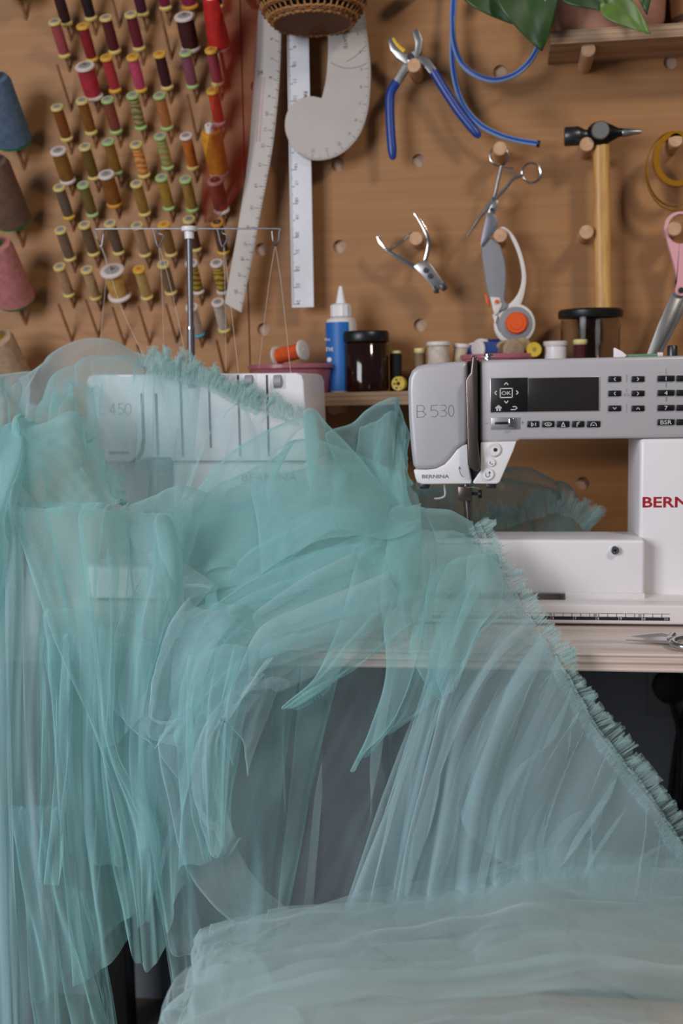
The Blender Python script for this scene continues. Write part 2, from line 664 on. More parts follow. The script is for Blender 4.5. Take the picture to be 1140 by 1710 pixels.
def spool_meshes(kind):
    """kind -> (thread, top cap, bottom cap, label) mesh data around +z from 0"""
    if kind in SP:
        return SP[kind]
    L, r, rt = {'s': (.055, .0098, .0078), 'w': (.052, .0150, .0125), 'x': (.050, .0185, .0140), 'm': (.054, .0125, .0108)}[kind]
    cap = .0065

    def md(prof, name):
        b = B().lathe(prof, (0, 0, 0), seg=20)
        o = b.build(name, BLACK)
        me = o.data
        bpy.data.objects.remove(o)
        me.materials.clear()
        me.materials.append(None)
        return me
    th = md([(rt*.5, cap*.9), (rt, cap), (rt*1.05, L*.5), (rt, L-cap), (rt*.5, L-cap*.9)], 'thread')
    bc = md([(0, 0), (r*.92, 0), (r, .001), (r, cap*.55), (rt*.8, cap), (0, cap)], 'cap')
    tcp = md([(0, L-cap), (rt*.8, L-cap), (r, L-cap*.55), (r, L-.001), (r*.92, L), (0, L)], 'cap')
    lb = md([(0, L+.0004), (r*.62, L+.0004), (r*.66, L-.0005)], 'label_disc')
    SP[kind] = (th, tcp, bc, lb, L)
    return SP[kind]


def setmat(o, mt):
    o.material_slots[0].link = 'OBJECT'
    o.material_slots[0].material = mt


def inst(name, me, mt, parent):
    o = bpy.data.objects.new(name, me)
    COL.objects.link(o)
    o.parent = parent
    setmat(o, mt)
    return o


def add_spool(base, axis_q, kind, col, capt, capb, label, group, second=None, disc=True):
    th, tcp, bc, lb, L = spool_meshes(kind)
    t = thing('thread_spool', label, 'thread spool', base, group)
    t.rotation_mode = 'QUATERNION'
    t.rotation_quaternion = axis_q
    inst('thread', th, thread_mat(col, second), t)
    inst('cap', tcp, CAPS[capt], t)
    inst('cap', bc, CAPS[capb], t)
    inst('label_disc', lb, disc if not isinstance(disc, bool) else (LABELM if disc else DARKHOLE), t)
    return t


def z1(x, y):
    return x/2.85, y/2.85


def z2(x, y):
    return x/2.85, y/2.85+320


ORD = ['first', 'second', 'third', 'fourth', 'fifth', 'sixth', 'seventh', 'eighth', 'ninth', 'tenth']
# (bottom-end pixel, kind, thread colour, top cap, bottom cap, colour words, second colour)
ROWS = [
    [(z1(318, 118), 's', '#35080f', 'c', 'c', 'very dark maroon'), (z1(435, 92), 's', '#25060c', 'c', 'c', 'near black red'),
     (z1(680, 72), 's', '#4a1025', 'c', 'c', 'plum'), (z1(790, 42), 's', '#84123e', 'c', 'c', 'raspberry'),
     (z1(905, 34), 'm', '#8e1744', 'o', 'o', 'magenta'), (z1(1037, 36), 's', '#2a0a1a', 'c', 'c', 'dark purple')],
    [(z1(310, 268), 's', '#a8484e', 'c', 'c', 'faded rose'), (z1(440, 288), 's', '#8e1522', 'y', 'y', 'crimson'),
     (z1(548, 250), 's', '#5a0d18', 'c', 'c', 'dark wine'), (z1(664, 235), 's', '#6d1426', 'c', 'c', 'wine red'),
     (z1(910, 236), 'w', '#42060c', 'w', 'w', 'wide deep burgundy')],
    [(z1(447, 465), 'w', '#b32838', 'w', 'w', 'wide scarlet'), (z1(550, 434), 's', '#b23038', 'y', 'y', 'coral red'),
     (z1(672, 433), 's', '#c8466a', 'y', 'y', 'bright pink'), (z1(797, 420), 's', '#3a0a14', 'y', 'c', 'blackish maroon'),
     (z1(918, 414), 's', '#8a4a5c', 'g', 'g', 'mauve'), (z1(1038, 402), 's', '#9c3a48', 'y', 'c', 'dusty rose')],
    [(z1(320, 664), 's', '#84460f', 'c', 'c', 'rust brown'), (z1(437, 634), 's', '#8a5014', 'c', 'c', 'ochre brown'),
     (z1(555, 630), 's', '#87422c', 'g', 'g', 'terracotta'), (z1(672, 610), 's', '#5f6a35', 'g', 'g', 'variegated green', '#a48a58'),
     (z1(797, 612), 's', '#b5703a', 'g', 'g', 'peach'), (z1(1045, 590), 's', '#d0421c', 'y', 'p', 'bright orange red')],
    [(z1(325, 864), 'm', '#8a5c1a', 'w', 'w', 'wide caramel'), (z1(450, 848), 's', '#6e5412', 'c', 'c', 'olive brown'),
     (z1(558, 824), 's', '#8e6420', 'g', 'g', 'bronze'), (z1(688, 838), 's', '#c26a22', 'c', 'c', 'variegated orange', '#d79a5a'),
     (z1(800, 800), 's', '#a8783e', 'g', 'g', 'pale orange', '#8aa060'), (z1(920, 800), 's', '#c2691e', 'w', 'c', 'orange')],
    [(z2(330, 124), 's', '#6b5546', 'c', 'y', 'grey brown'), (z2(442, 112), 's', '#75602a', 'g', 'g', 'olive'),
     (z2(548, 62), 'm', '#8a4e10', 'w', 'o', 'wide amber brown'), (z2(690, 108), 's', '#9a7430', 'c', 'c', 'mustard tan'),
     (z2(806, 80), 's', '#a8842c', 'g', 'g', 'mustard'), (z2(918, 88), 's', '#a07a30', 'g', 'g', 'golden tan'),
     (z2(1056, 92), 'm', '#8e4a36', 'p', 'w', 'wide brick pink')],
    [(z2(336, 322), 's', '#7a614c', 'c', 'c', 'taupe'), (z2(448, 298), 's', '#6e543c', 'c', 'c', 'walnut'),
     (z2(567, 292), 's', '#66503c', 'c', 'c', 'dark taupe'), (z2(692, 302), 's', '#a88460', 'c', 'c', 'beige'),
     (z2(817, 300), 's', '#8a6232', 'y', 'c', 'tan'), (z2(934, 275), 's', '#5e3a22', 'c', 'c', 'chocolate'),
     (z2(1065, 290), 's', '#5a3c28', 'o', 'y', 'dark chocolate')],
    [(z2(331, 492), 's', '#b08c68', 'c', 'c', 'sand'), (z2(458, 506), 's', '#b8966a', 'c', 'c', 'cream'),
     (z2(572, 498), 'x', '#c99c50', 'w', 'w', 'extra wide pale yellow'), (z2(701, 505), 's', '#bd9a5c', 'y', 'c', 'straw'),
     (z2(815, 482), 's', '#7c6248', 'c', 'c', 'mushroom'), (z2(945, 478), 's', '#6a5514', 'w', 'w', 'glittery gold', '#b09030'),
     (z2(1062, 478), 's', '#75601a', 'w', 'w', 'metallic gold', '#c0a040')],
    [(z2(946, 682), 's', '#c2aa98', 'w', 'b', 'off white blue capped'), (z2(1068, 660), 's', '#c9b8a8', 'w', 'c', 'white')],
]
PEGV = DIR*.072


def thin_peg(base, L=.072, r=.0022):
    a = Vector((base.x, .006, base.z-.006*DIR.z/DIR.y*-1))
    B().tube([Vector((base.x, .004, base.z)), base+DIR*L], [r, r*.9], 8).build('thin_peg', THIN, BL)


for ri, row in enumerate(ROWS):
    for ci, e in enumerate(row):
        (bx, by), kind, col, ct, cb, words = e[:6]
        second = e[6] if len(e) > 6 else None
        base = P(bx, by, -.016)
        root = base + DIR*(-.016/ -DIR.y*-1) if False else base - DIR*(.016/abs(DIR.y))
        B().tube([Vector((root.x, .005, root.z-.005)), root+DIR*.0795], [.0023, .0021], 8).build('thin_peg', THIN, BL)
        where = 'top' if ri == 0 else ORD[ri]
        lab = '%s thread spool, %s from left in the %s rack row' % (words, ORD[ci], where)
        disc = DARKHOLE if ct in 'yop' else LABELM
        add_spool(base, QD, kind, col, ct, cb, lab, 'thread spools on the rack', second, CAPS['o'] if ct == 'y' else disc)
for a in ((z1(338, 525)), (z1(568, 128)), (z1(815, 280)), (z1(938, 665)), (z2(343, 712)), (z2(468, 690)), (z2(592, 728)),
          (z2(712, 724)), (z2(840, 715)), (z2(705, 900)), (z2(838, 905)), (z2(1072, 880))):
    root = P(a[0], a[1], 0)
    B().tube([Vector((root.x, .005, root.z-.005)), root+DIR*.074], [.0024, .0021], 8).build('thin_peg', THIN, BL)


def cone(bpx, bpy_, L, r0, r1, col, words, rim, where, L0=.012):
    base = P(bpx, bpy_, -.03)
    t = thing('thread_cone', '%s %s' % (words, where), 'thread cone', base, 'large thread cones')
    t.rotation_mode = 'QUATERNION'
    t.rotation_quaternion = QD
    for nm, prof, mt in (('thread', [(r0*.6, .003), (r0, .004), (r0*.98, .014), (r1*1.05, L-.010), (r1*.92, L-.003), (r1*.4, L-.002)], thread_mat(col)),
                         ('cone_core', [(0, 0), (r0*.96, 0), (r0*.97, .005), (r0*.6, .006)], rim),
                         ('cone_tip', [(r1*.5, L-.006), (r1*.42, L+.008), (r1*.25, L+.008), (r1*.25, L-.004)], rim)):
        o = B().lathe(prof, (0, 0, 0), seg=28).build(nm, mt)
        o.parent = t
    root = base - DIR*(.03/abs(DIR.y))
    B().tube([Vector((root.x, .005, root.z-.005)), root+DIR*(L+.03)], .003, 8).build('thin_peg', THIN, BL)


GREENR = M('green_cone_plastic', '#17753f', .45)
YELR = M('yellow_cone_plastic', '#b0902a', .45)
cone(25, 238, .106, .0275, .0245, '#54687e', 'big blue grey thread cone on the left edge', GREENR, 'above the brown cone')
cone(23, 370, .106, .0285, .0245, '#6a4e3e', 'big brown thread cone on the left edge', GREENR, 'above the pink cone')
cone(28, 502, .106, .0295, .0250, '#bb7672', 'big salmon pink thread cone on the left edge', GREENR, 'with a green core')
cone(28, 650, .106, .0325, .0265, '#b5977a', 'big cream thread cone on the left edge', YELR, 'lowest, half behind the tulle')
cone(28, -18, .108, .031, .0135, '#6d6a70', 'big grey thread cone in the upper left corner', GREENR, 'just dipping into view')
cone(367, 80, .075, .0165, .0115, '#c01a14', 'bright red tapering thread cone', WPL, 'at the right end of the second spool row')
cone(366, 288, .070, .0155, .0150, '#d8951a', 'golden yellow thread cone', WPL, 'behind the red sheer strip')

# ------------------------------------------------------------------ rulers and curve
YR = -.035


def ticks(b, a0, a1, inward, n, Y, lens, wdt=.0005):
    """ticks along a0->a1; inward = direction of the tick"""
    for i in range(n+1):
        p = a0.lerp(a1, i/n)
        L = lens[0] if i % 16 == 0 else lens[1] if i % 8 == 0 else lens[2] if i % 4 == 0 else lens[3]
        d = (a1-a0).normalized()*wdt
        q = p+inward*L
        b.poly([(p-d)+Vector((0, 0, 0)), (p+d), (q+d), (q-d)], [(0, 1, 2, 3)])


r_ = thing('metal_ruler', 'straight silver metal ruler hanging vertically below the basket', 'ruler', P(490, 300, YR))
tl, tr_, brr, bll = P(476, -70, YR), P(513, -70, YR), P(524, 513, YR), P(487, 514, YR)
B().prism([tl, tr_, brr, bll], YR, YR+.0015, .0003, 1).build('blade', ALUB, r_, smooth=False)
mk = B()
Yk = YR-.0003
a0, a1 = P(488, 508, Yk), P(478.4, 109-8*28.3*.0-28.5*4, Yk)
ticks(mk, a0, a1, Vector((1, 0, 0)), 18*16//2*1, Yk, (.011, .007, .004, .003))
for i in range(24, 5, -1):
    y_ = 508-(24-i)*28.45
    p = P(498-(24-i)*.47, y_-3, Yk)
    mk.text(str(i), p.x, p.z, Yk, .0052, rot=-math.pi/2, bold=False)
p = P(510, 158, Yk)
mk.text('FA', p.x, p.z, Yk, .0055, rot=-math.pi/2, bold=True)
mk.build('markings', INK, r_, smooth=False)

hc = thing('hip_curve', 'long silver hip curve ruler hanging tilted beside the spool rack', 'ruler', P(425, 300, -.045))
Yh = -.05
le = [(436, -60), (433, 0), (431, 24), (426, 71), (420, 174), (414.5, 259), (397, 380), (386, 442), (375, 507)]
re_ = [(472, -60), (471, 0), (470, 40), (467, 126), (461, 197), (453, 259), (432, 371), (419, 442), (403, 522)]
lw, rw = crv(px(le, Yh), 40), crv(px(re_, Yh), 40)
B().prism(lw+rw[::-1], Yh, Yh+.0014, .0003, 1).build('blade', ALU, hc, smooth=False)
mk = B()
Yk = Yh-.0003
for i in range(0, 40*7):
    t = i/(40*7)*39
    k = int(t)
    p = rw[k].lerp(rw[min(k+1, 39)], t-k)
    q = lw[k].lerp(lw[min(k+1, 39)], t-k)
    d = (q-p).normalized()
    L = .010 if i % 14 == 0 else .006 if i % 7 == 0 else .0035
    if i % 7 and i % 2:
        continue
    u = (rw[min(k+1, 39)]-rw[k]).normalized()*.00035
    pts = [p-u, p+u, p+u+d*L, p-u+d*L]
    mk.poly([(v.x, Yk, v.z) for v in pts], [(0, 1, 2, 3)])
    if i % 14 == 0 and i:
        c = p+d*.0145
        mk.text(str(i//14+1), c.x, c.z, Yk, .0046, rot=-math.pi/2+.15)
p = P(434, 121, Yk)
mk.text('24', p.x, p.z, Yk, .006)
mk.build('markings', INK, hc, smooth=False)
mk = B()
for row_, (xa, xb) in enumerate(((436, 428), (441, 433))):          # worn rows of print, too faint to read
    for i in range(26):
        p = P(xa+(xb-xa)*i/25, 130+i*4.2, Yk)
        mk.box((p.x-.0012, Yk, p.z-.0011), (p.x+.0012, Yk+.0001, p.z+.0008))
mk.build('red_print', TINK, hc, smooth=False)

vc = thing('form_curve', 'wide aluminium form curve with a round end overlapping the straight ruler', 'ruler', P(560, 200, -.05))
Yv = -.046
ol = [(600, -40), (975, 100), (1000, 300), (1028, 560), (1028, 720), (1010, 930), (960, 1110), (880, 1240), (760, 1340),
      (620, 1385), (480, 1375), (370, 1300), (305, 1180), (287, 1090), (300, 990), (350, 900), (430, 850), (520, 832), (600, 848)]
o2 = [(608, 840), (640, 700), (655, 550), (660, 400), (655, 230), (640, 100), (600, -60)]
sc_ = 5.18
o1w = crv(px([(420+a/sc_, b/sc_) for a, b in [(940, -150), (960, -20)]+ol[1:]], Yv), 70)
o2w = crv(px([(420+a/sc_, b/sc_) for a, b in o2], Yv), 20)
B().prism(o1w+o2w, Yv, Yv+.0014, .0003, 1).build('blade', ALU, vc, smooth=False)
mk = B()
Yk = Yv-.0003
acc, nxt, n = 0, 0, 0
for k in range(3, 47):
    a, b_ = o1w[k], o1w[k+1]
    L = (b_-a).length
    while nxt <= acc+L:
        p = a.lerp(b_, (nxt-acc)/L)
        t = (b_-a).normalized()
        d = Vector((t.z, 0, -t.x))
        if d.dot(P(545, 150, Yv)-p) < 0:
            d = -d
        big = n % 8 == 0
        ln = .009 if big else .006 if n % 4 == 0 else .0035
        u = t*.00035
        mk.poly([(v.x, Yk, v.z) for v in (p-u, p+u, p+u+d*ln, p-u+d*ln)], [(0, 1, 2, 3)])
        if big:
            c = p+d*.0135
            mk.text(str(1+(n//8) % 12), c.x, c.z, Yk, .0046, rot=math.atan2(-d.z, -d.x), bold=False)
        n += 1
        nxt += .0254/8
    acc += L
p = P(576, 60, Yk)
mk.text('FAIRGATE', p.x, p.z, Yk, .0055, rot=-math.pi/2, bold=True)
for cxp, cyp, rad, a_0, a_1 in ((545, 30, 80, -.15, 1.15), (583, 62, 52, .3, 2.2)):
    pa = [(cxp+rad*math.cos(t), cyp+rad*math.sin(t)) for t in np.linspace(a_0, a_1, 24)]
    for i in range(23):
        q0, q1 = P(*pa[i], Yk), P(*pa[i+1], Yk)
        if not (547 < pa[i][0] < 614):
            continue
        nn = Vector((-(q1-q0).z, 0, (q1-q0).x)).normalized()*.0004
        mk.poly([q0-nn, q0+nn, q1+nn, q1-nn], [(0, 1, 2, 3)])
mk.build('markings', M('curve_print', '#6a6264', .7), vc, smooth=False)

# basket
bk = thing('wicker_basket', 'round woven wicker basket above the straight ruler', 'basket', P(522, 42, -.10))
bc = P(522, 40, -.10)
WICK = M('wicker', '#9a6a3c', .7, vary=.3, vscale=180)
WICKD = M('dark_wicker', '#6e4424', .7, vary=.3, vscale=180)
k = mpp(-.10)
B().lathe([(0, 0), (62*k, 0), (66*k, .004), (62*k, .006), (0, .006)], bc, seg=40).build('base', WICKD, bk)
lv = [(64, 1), (67, 4), (70, 7.5), (78, 17), (80, 20.5), (85, 31), (86, 34.5), (89, 45), (90, 49), (91, 62), (90, 75)]
for i, (rr, hh) in enumerate(lv):
    pts = []
    for j in range(97):
        a = 2*math.pi*j/96
        wob = .0010*math.sin(24*a+i*math.pi)
        pts.append(bc+Vector(((rr*k+wob)*math.cos(a), (rr*k+wob)*math.sin(a), hh*k+.0008*math.cos(48*a))))
    B().tube(pts, .0021, 6, caps=False).build('weave_ring', WICK if i % 2 == 0 else WICKD, bk)
B().lathe([(58*k, .004), (62*k, .008), (72*k, 16*k), (80*k, 32*k), (84*k, 46*k), (85*k, 74*k)], bc, seg=40).build('inside_shade', M('basket_shade_tone', '#1a120c', .9), bk)  # dark shell that paints the shade inside the basket
ribs = B()
for j in range(44):
    a = 2*math.pi*j/44
    ribs.tube([bc+Vector((rr*k*math.cos(a), rr*k*math.sin(a), hh*k)) for rr, hh in lv], .0017, 5)
ribs.build('ribs', WICK, bk)

# ------------------------------------------------------------------ tools on the right board


def q3(x, y):
    return x/3+380, y/3


def q4(x, y):
    return x/2.85+740, y/2.85


def q5(x, y):
    return x/3+380, y/3+320


def q6(x, y):
    return x/2.85+740, y/2.85+320


def strip(b, pts, Y0, Y1, widths, bevel=.0006):
    """flat bar along a pixel path with pixel widths"""
    c = crv(px(pts, Y0), 24)
    ws = np.interp(np.linspace(0, 1, 24), np.linspace(0, 1, len(widths)), widths)*mpp(Y0)/2
    L, R = [], []
    for i, p in enumerate(c):
        t = (c[min(i+1, 23)]-c[max(i-1, 0)]).normalized()
        n = Vector((-t.z, 0, t.x))
        L.append(p+n*ws[i])
        R.append(p-n*ws[i])
    b.prism(L+R[::-1], Y0, Y1, bevel, 2)
    return b


# blue-handled pliers
Yp = -.045
pl = thing('punch_pliers', 'hole punch pliers with long blue grips hanging open from a peg', 'pliers', P(688, 113, Yp))
B().prism(px([q3(*a) for a in [(800, 195), (822, 188), (850, 240), (880, 262), (905, 268), (930, 262), (950, 300), (920, 330), (885, 316), (848, 290), (815, 250)]], Yp),
          Yp, Yp+.009, .001).build('jaw', STEEL, pl)
B().prism(px([q3(*a) for a in [(905, 268), (935, 250), (940, 215), (925, 160), (945, 145), (958, 150), (975, 200), (972, 255), (950, 300), (920, 322), (900, 310)]], Yp-.003),
          Yp-.004, Yp+.006, .001).build('jaw', STEEL, pl)
b = B()
strip(b, [q3(*a) for a in [(900, 325), (880, 355), (845, 412)]], Yp, Yp+.008, [14, 13, 12])
b.build('shank', STEEL, pl)
b = B()
strip(b, [q3(*a) for a in [(930, 300), (980, 305), (1005, 325), (1030, 358)]], Yp-.003, Yp+.006, [12, 14, 13, 12])
b.build('shank', STEEL, pl)
B().tube(crv(px([q3(*a) for a in [(846, 410), (815, 470), (812, 560), (818, 680), (828, 800)]], Yp+.004), 30), [.0068]*26+[.0066, .006, .0052, .003], 14, flat=.8).build('grip', BLUEP, pl)
B().tube(crv(px([(722, 117), (742, 150), (763, 182), (783, 208), (801, 229)], Yp+.002), 30), [.0066]*26+[.0064, .006, .0052, .003], 14, flat=.8).build('grip', BLUEP, pl)
b = B()
strip(b, [q3(*a) for a in [(826, 190), (850, 225), (885, 257)]], Yp-.002, Yp+.004, [4, 5, 6])
b.build('yellow_anvil', YEL, pl)
B().lathe([(0, 0), (.004, 0), (.005, .001), (.005, .004)], P(*q3(916, 283), Yp-.006), (0, 1, 0), 16).build('rivet', DKSTEEL, pl)

# blue tubing loop
tbm = M('clear_blue_tubing', '#3f6fb4', .2, trans=.25, coat=.5)
Yt = -.04
loop = [(q4(62, -160)), (q4(45, 40)), (q4(45, 120)), (q4(50, 200)), (q4(80, 290)), (q4(140, 350)), (q4(235, 382)), (q4(330, 360)), (q4(400, 305)), (q4(445, 235)),
        (q4(490, 120)), (q4(500, 0)), (q4(470, -120)), (q4(380, -240)), (q4(250, -290)), (q4(130, -260)), (q4(70, -150)), (q4(48, 60)),
        (q4(42, 250)), (q4(55, 380)), (q4(95, 500)), (q4(170, 590)), (q4(260, 640)), (q4(350, 668)), (q4(452, 685))]
pts = [P(a[0], a[1], Yt-.004+.010*math.cos(i*.35)) for i, a in enumerate(loop)]
cb = thing('plastic_tubing', 'clear blue plastic tubing looped beside the blue pliers', 'tubing', P(*loop[-1], Yt))
pc = crv(pts, 170)
B().tube(pc, .0044, 10).build('tube_wall', M('pale_tube_wall', '#9fb6d8', .2, coat=.5, trans=.3), cb)
B().tube([p+Vector((0, -.0031, .0004)) for p in pc], .0021, 6).build('blue_stripe', M('blue_stripe', '#2350a8', .3), cb)
e0 = pc[-1]
B().lathe([(0, 0), (.0047, 0), (.0047, .004), (0, .004)], e0-(pc[-1]-pc[-4]).normalized()*.002, (pc[-1]-pc[-4]), 12).build('dark_end', BLACK, cb)

# hammer
Yq = -.052
hm = thing('tack_hammer', 'small cross pein hammer with wooden handle hanging head up on two pegs', 'hammer', P(1004, 520, Yq+.01))


def hp(x, y):
    return P(*q4(x, y), Yq)


kk = mpp(Yq)/2.85
ax = (hp(935, 628)-hp(575, 650)).normalized()
B().lathe([(0, 0), (38*kk, 0), (42*kk, 6*kk), (42*kk, 62*kk), (36*kk, 74*kk), (26*kk, 90*kk), (24*kk, 110*kk), (34*kk, 128*kk)], hp(575, 651), ax, 24).build('face', DKSTEEL, hm)
B().lathe([(0, -56*kk), (30*kk, -50*kk), (48*kk, -28*kk), (54*kk, 0), (48*kk, 28*kk), (34*kk, 58*kk), (20*kk, 84*kk), (17*kk, 110*kk)], hp(742, 637), ax, 24).build('eye', M('black_hammer_steel', '#1e2022', .4, metal=.6), hm)
B().lathe([(18*kk, 0), (20*kk, 4*kk), (12*kk, 60*kk), (9*kk, 82*kk), (0, 84*kk)], hp(850, 632), ax, 20).build('pein', STEEL, hm)
B().lathe([(0, 0), (36*kk, 0), (40*kk, 4*kk), (40*kk, 14*kk)], hp(743, 632)+Vector((0, -58*kk, 0)), (0, 1, 0), 24).build('eye_plug', STEEL, hm)
hb = [P(1003.5, 243, Yq+.004), P(1004, 300, Yq+.004), P(1005.5, 400, Yq+.004), P(1007, 490, Yq+.004), P(1007.4, 523, Yq+.004)]
B().tube(hb, [.0118, .0115, .0119, .0122, .0130], 18, flat=.75).build('handle', HANDLE, hm)

# forceps
Yf = -.05
fo = thing('forceps', 'thin steel locking forceps hanging tip down from a peg', 'forceps', P(835, 258, Yf))


def qf(x, y):
    return x/7.125+760, y/7.125+220


def ringpts(cx_, cy_, rx, ry, Y, n=28, a0=0):
    return [P(*qf(cx_+rx*math.cos(a0+2*math.pi*i/n), cy_+ry*math.sin(a0+2*math.pi*i/n)), Y) for i in range(n+1)]


B().tube(ringpts(520, 290, 108, 118, Yf), .0017, 8, False).build('finger_ring', CHROME, fo)
B().tube(ringpts(905, 490, 112, 118, Yf), .0017, 8, False).build('finger_ring', CHROME, fo)
B().tube(crv(px([qf(*a) for a in [(548, 408), (500, 620), (455, 790), (330, 960), (140, 1240)]], Yf), 24), [.0026]*16+[.0022]*4+[.0018, .0015, .0012, .001], 8).build('shank', STEEL, fo)
B().tube(crv(px([qf(*a) for a in [(800, 520), (690, 560), (590, 680), (470, 810), (300, 1010), (142, 1245)]], Yf-.003), 24), [.0024]*16+[.0022]*4+[.0018, .0015, .0012, .001], 8).build('shank', STEEL, fo)
B().tube(px([qf(560, 420), qf(690, 440)], Yf-.001), .0014, 6).build('ratchet', STEEL, fo)
B().tube(px([qf(700, 500), qf(640, 470)], Yf-.002), .0014, 6).build('ratchet', STEEL, fo)
B().lathe([(0, 0), (.003, .0004), (.003, .004)], P(*qf(455, 800), Yf-.006), (0, 1, 0), 12).build('pivot_screw', CHROME, fo)

# small blade tool overlapping the forceps
Ys = -.062
kn = thing('craft_blade', 'short leaf shaped grey blade tool over the rotary cutter handle', 'blade', P(815, 390, Ys))
B().prism(crv(px([qf(*a) for a in [(375, 970), (440, 965), (500, 1040), (505, 1110), (470, 1190), (390, 1280), (318, 1362), (300, 1335), (320, 1220), (350, 1080), (375, 970)]], Ys), 40)[:-1],
          Ys, Ys+.002, .0006).build('blade', M('violet_grey_steel', '#77757f', .4, metal=.6), kn)
B().prism(px([qf(*a) for a in [(385, 968), (420, 870), (480, 800), (512, 830), (470, 975)]], Ys-.001), Ys-.001, Ys+.003, .0006).build('tang', STEEL, kn)
B().lathe([(0, 0), (.0028, .0004), (.0028, .003)], P(*qf(432, 925), Ys-.003), (0, 1, 0), 12).build('rivet', DKSTEEL, kn)

# rotary cutter
Yc = -.05
rc = thing('rotary_cutter', 'rotary cutter with grey handle white guard and orange centre button', 'rotary cutter', P(850, 480, Yc))
B().prism(crv(px([q6(*a) for a in [(225, 222), (262, 240), (288, 310), (300, 390), (296, 470), (292, 520), (312, 548), (270, 575), (235, 545), (212, 490), (195, 400), (182, 300), (190, 245), (225, 222)]], Yc), 50)[:-1],
          Yc-.008, Yc+.010, .005, 4).build('handle', GREYP, rc)
b = B()
strip(b, [q6(*a) for a in [(262, 182), (285, 174), (328, 215), (365, 300), (384, 400), (372, 480), (345, 535), (318, 570)]], Yc-.004, Yc+.006, [5, 6, 6.5, 6.5, 7, 8.5, 14, 22], .0015)
b.build('guard_arm', WPL, rc)
k = mpp(Yc)/2.85
cc = P(*q6(338, 632), Yc)
B().lathe([(0, 0), (86*k, 0), (94*k, .002), (95*k, .008), (90*k, .010), (0, .010)], cc+Vector((0, -.005, 0)), (0, 1, 0), 40).build('blade_guard', WPL, rc)
B().lathe([(0, 0), (72*k, 0), (78*k, .001), (78*k, .003)], cc+Vector((.0015, -.0065, .0005)), (0, 1, 0), 40).build('blade_cover', GREYP, rc)
B().lathe([(0, 0), (30*k, 0), (32*k, .0012), (44*k, .0012), (50*k, .003), (52*k, .008)], cc+Vector((.003, -.013, .0015)), (0, 1, 0), 36).build('centre_button', ORANGE, rc)
B().prism(px([q6(*a) for a in [(222, 500), (268, 504), (280, 540), (262, 575), (246, 590), (238, 570)]], Yc-.010), Yc-.0105, Yc+.006, .001).build('bracket', WPL, rc)
B().prism(px([q6(*a) for a in [(232, 585), (262, 570), (290, 690), (262, 668), (246, 630)]], Yc-.004), Yc-.005, Yc+.006, .001).build('bracket', WPL, rc)
B().lathe([(0, 0), (9*k, 0), (10*k, .002), (10*k, .004)], P(*q6(255, 523), Yc-.014), (0, 1, 0), 14).build('screw', ORANGE, rc)
B().prism(px([q6(*a) for a in [(196, 488), (206, 490), (225, 540), (216, 548), (205, 530)]], Yc-.004), Yc-.004, Yc+.004, .0006).build('slide', ORANGE, rc)

# hand punch
Yn = -.046
np_ = thing('eyelet_punch', 'small silver eyelet punch pliers hanging jaw down from a peg', 'pliers', P(700, 400, Yn))
b = B()
strip(b, [q5(*a) for a in [(932, 106), (968, 155), (998, 215), (1006, 270), (990, 348)]], Yn, Yn+.009, [2.5, 5, 6, 6, 6])
b.build('lever', CHROME, np_)
b = B()
strip(b, [q5(*a) for a in [(752, 222), (768, 262), (815, 305), (880, 345), (940, 378)]], Yn, Yn+.009, [5, 5, 6, 6, 7])
b.build('lever', CHROME, np_)
B().prism(px([q5(*a) for a in [(930, 375), (955, 355), (1000, 348), (1018, 365), (1082, 455), (1078, 478), (1050, 495), (1028, 482), (965, 412)]], Yn-.002), Yn-.003, Yn+.010, .001).build('body', STEEL, np_)
B().prism(px([q5(*a) for a in [(1060, 470), (1090, 455), (1098, 485), (1075, 498)]], Yn-.004), Yn-.005, Yn+.011, .001).build('jaw', DKSTEEL, np_)
B().prism(px([q5(*a) for a in [(1020, 478), (1045, 470), (1060, 505), (1035, 508)]], Yn-.004), Yn-.005, Yn+.011, .001).build('jaw', DKSTEEL, np_)
for a in ((992, 394), (1014, 422)):
    B().lathe([(0, 0), (.0035, 0), (.004, .001), (.004, .003)], P(*q5(*a), Yn-.006), (0, 1, 0), 14).build('rivet', DKSTEEL, np_)
s0, s1 = P(*q5(812, 290), Yn+.004), P(*q5(925, 210), Yn+.004)
sp = []
sd = (s1-s0)
n1 = Vector((-sd.z, 0, sd.x)).normalized()
for i in range(120):
    t = i/119
    a = 2*math.pi*13*t
    sp.append(s0+sd*t+(n1*math.cos(a)+Vector((0, 1, 0))*math.sin(a))*.0028)
B().tube(sp, .0007, 5).build('spring', STEEL, np_)

# amber tape coil
Ya = -.05
tp = thing('tape_coil', 'loose coil of amber tape hanging on a peg at the right edge', 'tape', P(1126, 268, Ya))


def band(cx_, cy_, rx, ry, Y0, Y1, th, name, ph=0):
    b = B()
    n = 48
    vs, fs = [], []
    for i in range(n):
        a = 2*math.pi*i/n+ph
        for (dr, Y) in ((0, Y0), (0, Y1), (-th, Y1), (-th, Y0)):
            vs.append(P(cx_+(rx+dr)*math.cos(a), cy_+(ry+dr)*math.sin(a), -.05)*1.0)
            vs[-1].y = Y
    for i in range(n):
        j = (i+1) % n
        for q in range(4):
            r = (q+1) % 4
            fs.append((4*i+q, 4*j+q, 4*j+r, 4*i+r))
    b.poly(vs, fs)
    return b.build(name, TAPE, tp)


band(1128, 267, 39, 46, -.062, -.044, 9, 'tape_roll')
band(1124, 283, 46, 62, -.060, -.046, 1.2, 'tape_loop')
band(1127, 287, 50, 66, -.058, -.048, 1.2, 'tape_loop')

# pink scissors
Yx = -.05
ps = thing('fabric_scissors', 'fabric scissors with pink handles hanging point down at the right edge', 'scissors', P(1130, 400, Yx))


